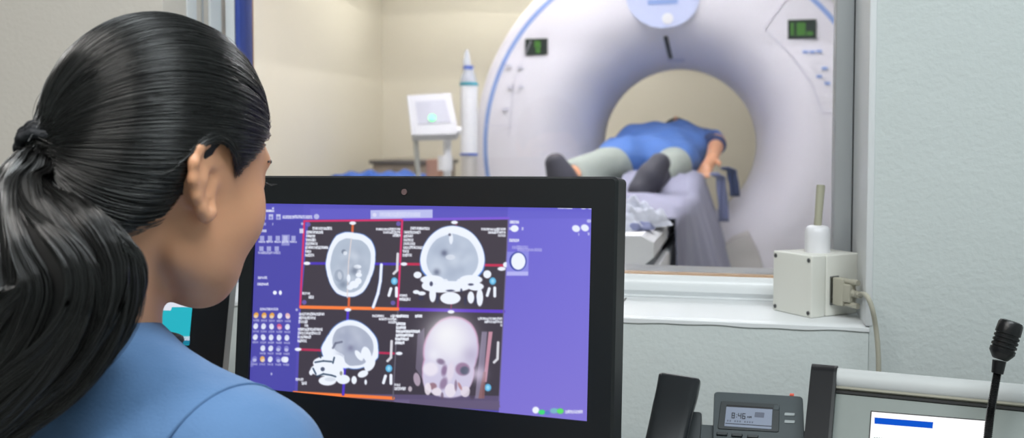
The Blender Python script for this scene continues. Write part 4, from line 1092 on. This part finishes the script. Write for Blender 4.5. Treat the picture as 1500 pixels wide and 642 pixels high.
for i in range(9): obj('screen_letter', MB().slab(cpp([(1280+i*3.4, 641+i*.3), (1282.5+i*3.4, 641+i*.3), (1282.3+i*3.4, 645+i*.3), (1279.8+i*3.4, 645+i*.3)], .0024), cn, .0004), 'scrgrey', ssc)
# microphone
dm = 1.13
mic = thing('gooseneck_microphone', cp_(.24, .16), 'black gooseneck microphone standing in front of the grey console', 'microphone')
ta, tb_ = P(1481, 474, dm), P(1466, 522, dm); ma = (tb_-ta).normalized(); px1 = dm/FPX
Lh = (tb_-ta).length
prf = [(0, 10), (.03, 15), (.10, 17), (.34, 17.6)]
for k in range(4):
    t = .40+k*.13; prf += [(t, 17.6), (t+.01, 15.8), (t+.05, 15.8), (t+.06, 17.6)]
prf += [(.96, 17.6), (1.0, 16.5), (1.10, 13), (1.16, 11), (1.18, 9.5)]
obj('mic_head', MB().tube([ta-ma*.003+ma*(Lh*t) for t, r in prf], [r*px1 for t, r in prf], 36), 'micblk', mic, 40)
gp = spline([ta+ma*Lh*1.16, P(1461, 546, dm), P(1456, 575, dm), P(1451, 605, dm), P(1447, 640, dm-.01), P(1444, 690, dm-.02), cp_(.24, .16)], 14)
obj('collar', MB().tube([ta+ma*Lh*1.14, P(1461, 547, dm)], [9.5*px1, 8.2*px1], 20), 'micblk', mic)
ra = []; gq = []
for i in range((len(gp)-1)*2):
    k = i//2; gq.append(gp[k].lerp(gp[k+1], (i % 2)/2)); ra.append((6.2 if i % 2 else 5.0)*px1)
obj('gooseneck', MB().tube(gq, ra, 14), 'micblk', mic, 30)

# ================================================================== WOMAN
hd_d = .82
HC = P(297, 268, hd_d)                     # at the ear canal height on her near side -> shifted to head centre below
al = math.radians(57)
f0 = (Vector((R.x, R.y, 0)).normalized()*math.cos(al)+Vector((F.x, F.y, 0)).normalized()*math.sin(al)).normalized()
rt = f0.cross(Z_).normalized()             # her right, towards camera
pitch = math.radians(13)
fw = f0*math.cos(pitch)-Z_*math.sin(pitch); hu_ = Z_*math.cos(pitch)+f0*math.sin(pitch)
# slight roll none. head centre: ear is at (.07 right, -.01 fwd)
HSC = .955
H0 = HC-(rt*.072-fw*.012)*HSC
HA = np.array([rt, fw, hu_], np.float32)   # rows: local a,b,c
def hl2w(p): return Vector(H0)+(rt*p[0]+fw*p[1]+hu_*p[2])*HSC
# body frame
NB = P(150, 470, .87)
bl_a = math.radians(58)
bf = (Vector((R.x, R.y, 0)).normalized()*math.cos(bl_a)+Vector((F.x, F.y, 0)).normalized()*math.sin(bl_a)).normalized(); brt = bf.cross(Z_).normalized()
def bw(a, b, c): return NB+brt*a+bf*b+Z_*c
BA = np.array([brt, bf, Z_], np.float32); NBn = nv(NB)
def w2b(p): return BA@(nv(p)-NBn)
def headprims(S, off=0, fr=None, ears=True, skull_only=False):
    """add head primitives; fr maps local head point -> target frame point; Am rows = head axes in target frame"""
    T, Am = fr
    SCL = HSC if Am is not None else 1
    e = lambda c, r, k=.02, op=1: S.ell(T(c), tuple(x*SCL for x in r), k, op, Am)
    e((0, -.008, .048), (.076, .089, .090), .03)
    e((0, -.026, .020), (.066, .068, .070), .03)
    e((0, .030, .012), (.064, .060, .080), .03)
    e((0, .036, -.038), (.052, .050, .062), .03)
    for s in (-1, 1):
        e((s*.040, .056, -.020), (.026, .026, .032), .024)
        e((s*.046, .012, -.055), (.015, .030, .028), .028)
        e((s*.030, .045, -.072), (.018, .028, .018), .025)
    e((0, .066, -.086), (.024, .022, .020), .028)
    if skull_only: return
    e((0, .080, .038), (.045, .016, .012), .018)
    S.chain([T((0, .088, .022)), T((0, .102, -.004)), T((0, .112, -.024))], [.008, .008, .010], .012)
    for s in (-1, 1):
        e((s*.011, .100, -.027), (.008, .010, .007), .008)
        e((s*.031, .096, .017), (.016, .012, .012), .010, -1)
        e((s*.032, .076, .016), (.014, .014, .013), .006)
    e((0, .087, -.050), (.022, .012, .007), .008); e((0, .085, -.059), (.018, .012, .008), .008); e((0, .098, -.0545), (.026, .008, .0015), .003, -1)
    if ears:
        for s in (-1, 1):
            cs_, sn = math.cos(math.radians(20)), math.sin(math.radians(20))
            def E(x, y, z=0):  # x: backwards in ear plane, y: up, z: outward normal
                x = x*1.15; a = s*(.071+x*sn+z*cs_); b = -.010-x*cs_+z*sn - y*.10; return T((a, b, y))
            pl_ = [(-.009, .006), (-.008, .020), (-.001, .030), (.010, .0325), (.020, .026), (.0245, .013), (.023, -.001), (.017, -.014), (.009, -.023), (.001, -.028), (-.005, -.024), (-.007, -.014)]
            rs = [.003, .0036, .004, .0042, .0042, .004, .0038, .0036, .0044, .0055, .005, .003]
            S.chain([E(x, y, .005 if i > 0 else 0) for i, (x, y) in enumerate(pl_)], rs, .005)
            S.chain([E(x*.62+.001, y*.72, .0015) for x, y in pl_[1:9]], [.0032]*8, .006)
            S.chain([E(.004, .014, -.002), E(.010, .0, -.003), E(.004, -.012, -.002)], [.010, .011, .009], .006)
            S.cap(E(.001, .006, .010), E(.003, -.007, .010), .0055, .0055, .003, -1)
            S.cap(E(-.007, .001, .004), E(-.006, -.007, .004), .0038, .0036, .005)
frB = (lambda c: w2b(hl2w(c)), (HA@BA.T))
bd_ = Sdf(); headprims(bd_, 0, frB)
nk = w2b(hl2w((0, -.044, -.045)))
print('NK', proj(hl2w((0, -.044, -.045))), proj(NB))
bd_.cap(nk, (.004, -.004, .0), .045, .050, .014).cap((-.006, -.005, -.02), (0, .0, -.09), .044, .07, .02)
S_R, S_L = (.163, -.005, -.108), (-.163, -.005, -.108)
bd_.cap((.02, -.012, -.055), S_R, .036, .048, .02).cap((-.02, -.012, -.055), S_L, .036, .048, .02)
bd_.ell((0, .0, -.20), (.15, .095, .15), .05).ell((0, .015, -.34), (.125, .09, .14), .05).ell((0, -.01, -.48), (.15, .11, .10), .05)
for s in (-1, 1):
    bd_.ell((s*.065, .085, -.22), (.055, .045, .055), .03)
    hp, kn_, an_ = (s*.085, 0, -.50), (s*.11, .42, -.50), (s*.10, .40, -.95)
    fz = -(NB.z)+.035
    an_ = (s*.10, .38, fz+.05)
    bd_.chain([hp, kn_, an_], [.085, .060, .040], .04)
    sh_ = (s*.158, -.005, -.105); el_ = (s*.205, .12, DZ-NB.z+.055); wr_ = (s*.13, .34, DZ-NB.z+.04); ha_ = (s*.115, .40, DZ-NB.z+.035)
    bd_.chain([sh_, el_, wr_], [.050, .038, .026], .03); bd_.cap(wr_, ha_, .026, .030, .02)
    for k, (of, ln) in enumerate(((-.028, .055), (-.009, .068), (.009, .064), (.028, .048))):
        b0 = (ha_[0]+of, ha_[1]+.015, ha_[2]); b1 = (b0[0]+of*.15, b0[1]+ln*.55, b0[2]-.002); b2_ = (b1[0], b1[1]+ln*.4, b1[2]-.014)
        bd_.chain([b0, b1, b2_], [.0095, .0085, .0078], .005)
    bd_.chain([(wr_[0]-s*.02, wr_[1]+.02, wr_[2]), (wr_[0]-s*.045, wr_[1]+.05, wr_[2]-.005), (wr_[0]-s*.05, wr_[1]+.078, wr_[2]-.012)], [.013, .011, .009], .008)
hc_b = w2b(hl2w((0, 0, 0)))
fx = axis(-.30, .30, .0075, ((hc_b[0]-.115, hc_b[0]+.125, .0022),)); fy = axis(-.20, .60, .0075, ((hc_b[1]-.13, hc_b[1]+.14, .0024),)); fz_ = axis(-NB.z-.02, hc_b[2]+.16, .0075, ((hc_b[2]-.14, hc_b[2]+.15, .0024),))
V, Q = nets(bd_.grid(fx, fy, fz_), fx, fy, fz_); V = smooth_mesh(V, Q, 2, .4)
V = V@BA+NBn
wloc = Vector((NB.x, NB.y, .0))
wom = npobj('person', V, Q, 'skin', loc=wloc); wom.data.flip_normals() if False else None
tag(wom, 'woman in blue scrubs with black ponytail seen from behind, looking at the monitor', 'person')
# eyes, brows, lashes
for s in (-1, 1):
    ec = hl2w((s*.032, .0775, .016)); rw = []
    eb = MB(); 
    for i in range(13):
        t = math.pi*i/12; rw.append([ec+fw*(-math.cos(t)*.0125)*-1+(rt*math.cos(2*math.pi*k/20)+hu_*math.sin(2*math.pi*k/20))*.0125*math.sin(t) for k in range(20)])
    ey_ = obj('eye', eb.grid(rw, closed=True), 'eye', wom, 180); ic = ec+fw*.0118
    obj('iris', MB().tube([ic-fw*.002, ic+fw*.0012], [.006, .0045], 20), 'iris', ey_)
    obj('eyebrow', MB().tube([hl2w((s*x, .0925-.010*((x-.03)/.02)**2-.004*(x > .04), .037+.003*math.sin((x-.012)*80))) for x in np.linspace(.014, .052, 9)], [.0012, .002, .0024, .0026, .0026, .0024, .002, .0015, .0006], 8), 'scalp', wom)
    lm = MB()
    for i in range(15):
        x = .019+.0255*i/14; b = .0885-.0105*((x-.029)/.015)**2; p = hl2w((s*(x+.002), b+.005, .0195-.0025*abs((x-.029)/.015)**2)); dr = (fw+rt*s*(x-.028)*26*.6-hu_*.15).normalized()
        lm.tube([p, p+dr*.006-hu_*.0005, p+dr*.012+hu_*.0028], [.0005, .0004, .0001], 4)
    obj('eyelashes', lm, 'scalp', wom)
    lt = MB().tube([hl2w((s*(x+.001), .0905-.0105*((x-.029)/.015)**2, .0190-.0025*abs((x-.029)/.015)**2)) for x in np.linspace(.018, .045, 9)], .0007, 6); obj('eyelid_line', lt, 'scalp', wom)

# ---- hair: scalp surface by ray search from the skull centre
hs = Sdf(); headprims(hs, 0, (lambda c: c, None), ears=False, skull_only=True)
hs.cap((0, -.040, -.045), (0, -.07, -.12), .052, .052, .03)
CS = np.array([0, -.012, .035], np.float32)
def rad(d, off=0.0):
    lo = np.full(len(d), .02, np.float32); hi = np.full(len(d), .2, np.float32)
    for _ in range(16):
        m = (lo+hi)/2; p = CS+d*m[:, None]; v = hs.ev(p[:, 0], p[:, 1], p[:, 2]); ins = v < off
        lo = np.where(ins, m, lo); hi = np.where(ins, hi, m)
    return hi
LB_, LC_ = [-.15, -.085, -.06, -.035, -.018, -.004, .008, .020, .034, .048, .062, .078, .12], [-.072, -.066, -.058, -.040, .004, .032, .030, .006, .022, .036, .046, .066, .085]
def hairy(p, mar=0): return p[:, 2] > np.interp(p[:, 1], LB_, LC_)+mar
def vol(d):  # extra hair height per direction: fuller crown/back
    return .007+.006*np.clip(d[:, 2], 0, 1)+.004*np.clip(-d[:, 1], 0, 1)
# under layer cap
nt_, npj = 150, 220
th = np.linspace(.01, math.pi*.93, nt_); phh = np.linspace(0, 2*math.pi, npj, endpoint=False)
TH, PH = np.meshgrid(th, phh, indexing='ij')
D_ = np.stack([np.sin(TH)*np.cos(PH), np.sin(TH)*np.sin(PH), np.cos(TH)], -1).reshape(-1, 3).astype(np.float32)
r0 = rad(D_); Ps = CS+D_*r0[:, None]; okm = hairy(Ps, .007)
ed = np.clip((Ps[:, 2]-.007-np.interp(Ps[:, 1], LB_, LC_))/.02, 0, 1)
Pc = CS+D_*(r0+(vol(D_)-.0015)*ed**.6+.0006)[:, None]
id2 = np.arange(nt_*npj).reshape(nt_, npj); nx_ = np.roll(id2, -1, 1)
Qc = np.stack([id2[:-1], id2[1:], nx_[1:], nx_[:-1]], -1).reshape(-1, 4); Qc = Qc[okm[Qc].all(1)]
def toW(L): return (L@HA)*HSC+nv(H0)
npobj('hair_underlayer', toW(Pc), Qc, 'scalp', wom)
# strand tubes
def strands(name, PTS, rads, m, par, seg=4):
    """PTS (n,k,3), rads (n,k)"""
    n, k, _ = PTS.shape
    T = np.gradient(PTS, axis=1); T /= np.linalg.norm(T, axis=2, keepdims=True)+1e-9
    ref = np.array([.31, .17, .93]); N_ = np.cross(T, ref); N_ /= np.linalg.norm(N_, axis=2, keepdims=True)+1e-9; B_n = np.cross(T, N_)
    an = np.arange(seg)*2*math.pi/seg
    V = PTS[:, :, None, :]+rads[:, :, None, None]*(N_[:, :, None, :]*np.cos(an)[None, None, :, None]+B_n[:, :, None, :]*np.sin(an)[None, None, :, None])
    I = np.arange(n*k*seg).reshape(n, k, seg); J = np.roll(I, -1, 2)
    Q_ = np.stack([I[:, :-1], J[:, :-1], J[:, 1:], I[:, 1:]], -1).reshape(-1, 4)
    return npobj(name, V.reshape(-1, 3), Q_, m, par)
TL = np.array([0, -.112, .020], np.float32)     # tie point, head local
HT = P(63, 213, .795); TLw = HA@(nv(HT)-nv(H0))/HSC; 
TL = TLw.astype(np.float32)
dT = TL-CS; rT = np.linalg.norm(dT); dT = dT/rT
NS = 10500; Ks = 26
dd = rng.normal(size=(60000, 3)).astype(np.float32); dd /= np.linalg.norm(dd, axis=1, keepdims=True)
rr0 = rad(dd); pp0 = CS+dd*rr0[:, None]; ok = hairy(pp0, .001)
dist_t = np.arccos(np.clip(dd@dT, -1, 1))
mar_ = pp0[:, 2]-np.interp(pp0[:, 1], LB_, LC_)
wgt = np.where(ok, 1.0, 0)*np.where(mar_ < .012, 2.6, np.where(dist_t > .4, .75, .15))
sel = rng.choice(len(dd), NS, replace=False, p=wgt/wgt.sum()); d0_ = dd[sel]
om = np.arccos(np.clip(d0_@dT, -1, .9999)); tt = np.linspace(0, 1, Ks)
A1 = np.sin((1-tt)[None]*om[:, None])/np.sin(om)[:, None]; A2 = np.sin(tt[None]*om[:, None])/np.sin(om)[:, None]
Dp = A1[..., None]*d0_[:, None]+A2[..., None]*dT
# sweep: bow upper strands a little upwards so they arc over the crown
bow = (np.sin(math.pi*tt)[None]*(.10*np.clip(d0_[:, 1], 0, 1)*np.clip(om, 0, 2))[:, None])
wob = .010*rng.normal(size=(NS, 1))*np.sin(math.pi*tt)[None]
Dp[..., 2] += bow+wob; Dp[..., 0] += .010*rng.normal(size=(NS, 1))*np.sin(math.pi*tt)[None]
Dp /= np.linalg.norm(Dp, axis=2, keepdims=True); Df = Dp.reshape(-1, 3).astype(np.float32)
rs_ = rad(Df).reshape(NS, Ks)
P0 = CS+Dp*rs_[..., None]
zmn = .040-((P0[..., 1]+.012)/.034)**2*.034
frm = (P0[:, :1, 1] > -.016)
low_ = np.where(frm, np.clip(zmn-P0[..., 2], 0, .1), 0)
P0[..., 2] += low_*(.85+.3*rng.random((NS, 1)))
Dp = P0-CS; Dp /= np.linalg.norm(Dp, axis=2, keepdims=True); Df = Dp.reshape(-1, 3).astype(np.float32); rs_ = rad(Df).reshape(NS, Ks)
clump = .0005*np.sin(d0_[:, 0]*70+d0_[:, 2]*55+d0_[:, 1]*20)+.0004*np.sin(d0_[:, 2]*140-d0_[:, 0]*120)
lay = rng.uniform(-.0005, .0022, NS)+clump
vo = vol(Df).reshape(NS, Ks)
tt_ = tt[None]
hgt = vo*np.clip(tt_*om[:, None]/.25, 0, 1)**.6*1.0+lay[:, None]*np.clip(tt_*om[:, None]/.3, 0, 1)+.0004
Rt = rs_+hgt
# blend radius to the tie
bl_t = np.clip((tt_-(1-.35/np.maximum(om, .4))[:, None])/(.35/np.maximum(om, .4))[:, None], 0, 1)**1.5
Rt = Rt*(1-bl_t)+rT*bl_t*1.0
PL = CS+Dp*Rt[..., None]
jit = rng.normal(size=(NS, 3))*.0060
PL = PL+bl_t[..., None]*jit[:, None]
rd = np.full((NS, Ks), .00029)*(.7+.6*rng.random((NS, 1))); rd[:, 0] *= .3
hobj = strands('hair', toW(PL.reshape(-1, 3)).reshape(NS, Ks, 3), rd, 'hair', wom)
# flyaways
NF = 60; sf = rng.choice(NS, NF, replace=False); PF = PL[sf].copy(); PF += (Dp[sf]*(.004*np.sin(math.pi*tt*rng.uniform(.6, 1.6, (NF, 1)))[..., None]*rng.uniform(.1, .7, (NF, 1, 1))))
strands('flyaway_hair', toW(PF.reshape(-1, 3)).reshape(NF, Ks, 3), np.full((NF, Ks), .00016), 'hair', wom)

# ---- hair tie
tieax = (P(50, 240, .780)-P(70, 192, .81)).normalized()
tm = MB()
for q in range(3):
    cq = HT+tieax*(.0055*(q-1)); n1 = tieax.cross(Z_).normalized(); n2_ = tieax.cross(n1)
    tm.tube([cq+(n1*math.cos(a)+n2_*math.sin(a))*(.0162+.0008*math.sin(a*9+q)) for a in np.linspace(0, 2*math.pi, 49)], .0046, 10)
obj('hair_tie', tm, 'hairtie', wom, 180)

# ---- ponytail: bundle following a centre line
cl_px = [(66, 204, .803, 20, .9), (59, 224, .793, 22, .9), (48, 246, .784, 34, .9), (34, 276, .770, 46, .8), (38, 318, .755, 72, .65), (62, 365, .745, 100, .6), (88, 412, .740, 118, .55), (80, 460, .740, 112, .55), (50, 515, .745, 100, .5), (5, 570, .75, 82, .5), (-50, 630, .755, 62, .5), (-90, 700, .76, 36, .5), (-110, 760, .765, 8, .5)]
cpts = spline([P(x, y, d) for x, y, d, r, e in cl_px], 6); nC = len(cpts)
rpx = np.interp(np.linspace(0, len(cl_px)-1, nC), range(len(cl_px)), [r*d/FPX for x, y, d, r, e in cl_px]); flt = np.interp(np.linspace(0, len(cl_px)-1, nC), range(len(cl_px)), [e for *_, e in cl_px])
CPn = np.array([tuple(p) for p in cpts]); Tn = np.gradient(CPn, axis=0); Tn /= np.linalg.norm(Tn, axis=1, keepdims=True)
vd = np.array(F); S1 = np.cross(Tn, vd); S1 /= np.linalg.norm(S1, axis=1, keepdims=True); S2 = np.cross(Tn, S1)
def bundle(name, n, cp, s1, s2, rp, fl, rs, wav=.12, seed=1, shell=.6):
    r_ = np.random.default_rng(seed); k = len(cp)
    ang = r_.uniform(0, 2*math.pi, n); rr = (r_.random(n)**(shell))
    t = np.linspace(0, 1, k)[None]
    tw = ang[:, None]+1.1*t+.25*np.sin(5*t+ang[:, None]*2)
    cl_ = np.floor(ang*6/6.283*3)
    cl2 = np.floor(rr*4)+cl_*3; rj = rr[:, None]*(1+wav*np.sin(9*t+cl_[:, None]*1.7)+.07*np.sin(15*t+cl2[:, None]*2.1)+.04*np.sin(23*t+ang[:, None]*5)+.02*np.sin(31*t+ang[:, None]*41))
    tw = tw+.10*np.sin(11*t+cl2[:, None]*1.3)
    x = np.cos(tw)*rj*rp[None]; y = np.sin(tw)*rj*rp[None]*fl[None]
    PT = cp[None]+s1[None]*x[..., None]+s2[None]*y[..., None]
    rd_ = np.full((n, k), rs)*(.7+.6*r_.random((n, 1))); rd_[:, -3:] *= np.array([.8, .5, .2]); return strands(name, PT, rd_, 'hair', wom)
bundle('ponytail', 6500, CPn, S1, S2, rpx*.97, flt, .0004, seed=2, shell=.42)
# solid core below the strands so it stays opaque
cm = MB(); g_ = []
for i in range(nC):
    g_.append([Vector(CPn[i]+S1[i]*math.cos(a)*rpx[i]*.80+S2[i]*math.sin(a)*rpx[i]*flt[i]*.80) for a in np.linspace(0, 2*math.pi, 32, endpoint=False)])
obj('ponytail_core', cm.grid(g_, closed=True), 'scalp', wom, 180)
# outer lock curling over to the neck
lk = [(40, 262, .765, 9), (75, 300, .748, 18), (120, 335, .735, 22), (165, 358, .73, 22), (197, 385, .735, 16), (206, 415, .745, 11), (200, 440, .757, 8), (188, 462, .77, 3)]
lp = spline([P(x, y, d) for x, y, d, r in lk], 6); LPn = np.array([tuple(p) for p in lp]); Tl = np.gradient(LPn, axis=0); Tl /= np.linalg.norm(Tl, axis=1, keepdims=True)
L1 = np.cross(Tl, vd); L1 /= np.linalg.norm(L1, axis=1, keepdims=True); L2_ = np.cross(Tl, L1)
lr = np.interp(np.linspace(0, len(lk)-1, len(lp)), range(len(lk)), [r*d/FPX for x, y, d, r in lk])
bundle('hair_lock', 700, LPn, L1, L2_, lr, np.full(len(lp), .6), .0005, .08, 5)

# ---- scrub top
st_ = Sdf()
st_.cap((.035, -.018, -.045), S_R, .050, .064, .05).cap((-.035, -.018, -.045), S_L, .050, .064, .05)
st_.ell((0, .0, -.20), (.168, .112, .165), .05).ell((0, .01, -.34), (.15, .11, .15), .05).ell((0, -.01, -.46), (.172, .130, .11), .05)
st_.cap((.012, -.030, -.046), (.10, -.012, -.088), .054, .056, .03).cap((-.02, -.030, -.046), (-.10, -.012, -.088), .054, .056, .03)
st_.cap((.0, -.004, -.052), (0, .0, -.12), .060, .09, .04)
for s in (-1, 1):
    st_.ell((s*.065, .085, -.22), (.066, .056, .066), .03)
    sh_ = np.array((s*.164, -.005, -.108)); el_ = np.array((s*.205, .12, DZ-NB.z+.055)); st_.cap(sh_, sh_+(el_-sh_)*.62, .064, .062, .04)
gx2 = axis(-.32, .32, .0055); gy2 = axis(-.2, .22, .0055); gz2 = axis(-.62, .05, .0055)
V, Q = nets(st_.grid(gx2, gy2, gz2), gx2, gy2, gz2); V = smooth_mesh(V, Q, 2)
wr1 = .0036*np.sin(V[:, 0]*55+V[:, 2]*38+2*np.sin(V[:, 1]*30))+.002*np.sin(V[:, 2]*90-V[:, 0]*40)
V[:, 1] -= wr1*np.clip((-.03-V[:, 2])*20, 0, 1)
Vs_ = V.copy(); V = V@BA+NBn
top_o = npobj('scrub_top', V, Q, 'scrub', wom)
# sleeve seam: ring round the arm root lying on the cloth
def surf(p0, d):
    lo, hi = 0., .15; p0 = nv(p0); d = nv(d)/np.linalg.norm(d)
    for _ in range(24):
        m = (lo+hi)/2; q = p0+d*m; v = float(st_.ev(q[0:1], q[1:2], q[2:3])[0])
        if v < 0: lo = m
        else: hi = m
    return p0+d*hi
for s in (-1, 1):
    cseam = np.array((s*.143, -.005, -.135)); seamp = []
    for a in np.linspace(-.35, math.pi+.5, 40):
        d = np.array((s*.28*math.sin(a), -math.cos(a), math.sin(a))); q = surf(cseam, d); seamp.append(Vector(q@BA+NBn))
    obj('sleeve_seam', MB().tube(seamp, .0012, 6), 'seam', top_o, 180)
# collar of the undershirt
nkc = np.array((0, .004, -.004)); cr_ = [Vector(np.array((math.cos(a)*.060, .006+math.sin(a)*.058, -.012+.012*-math.sin(a)))@BA+NBn) for a in np.linspace(0, 2*math.pi, 49)]
obj('undershirt_collar', MB().tube(cr_, .0045, 8), 'undershirt', wom, 180)
# trousers and shoes
tr_s = Sdf().ell((0, -.01, -.50), (.165, .125, .10), .05)
for s in (-1, 1): tr_s.chain([(s*.085, 0, -.50), (s*.11, .42, -.50), (s*.10, .38, -NB.z+.10)], [.098, .075, .060], .04)
g3x = axis(-.3, .3, .012); g3y = axis(-.2, .6, .012); g3z = axis(-NB.z+.01, -.35, .012)
V, Q = nets(tr_s.grid(g3x, g3y, g3z), g3x, g3y, g3z); npobj('trousers', smooth_mesh(V, Q, 1)@BA+NBn, Q, 'jeans', wom)
for s in (-1, 1):
    z0 = -NB.z+.045; sh2 = Sdf().chain([(s*.10, .36, z0), (s*.10, .45, z0-.002), (s*.10, .52, z0-.008)], [.042, .042, .034], .03)
    g4x = axis(s*.1-.07, s*.1+.07, .008); g4y = axis(.28, .58, .008); g4z = axis(-NB.z-.01, -NB.z+.12, .008)
    V, Q = nets(sh2.grid(g4x, g4y, g4z), g4x, g4y, g4z); npobj('shoe', smooth_mesh(V, Q, 1)@BA+NBn, Q, 'white', wom)
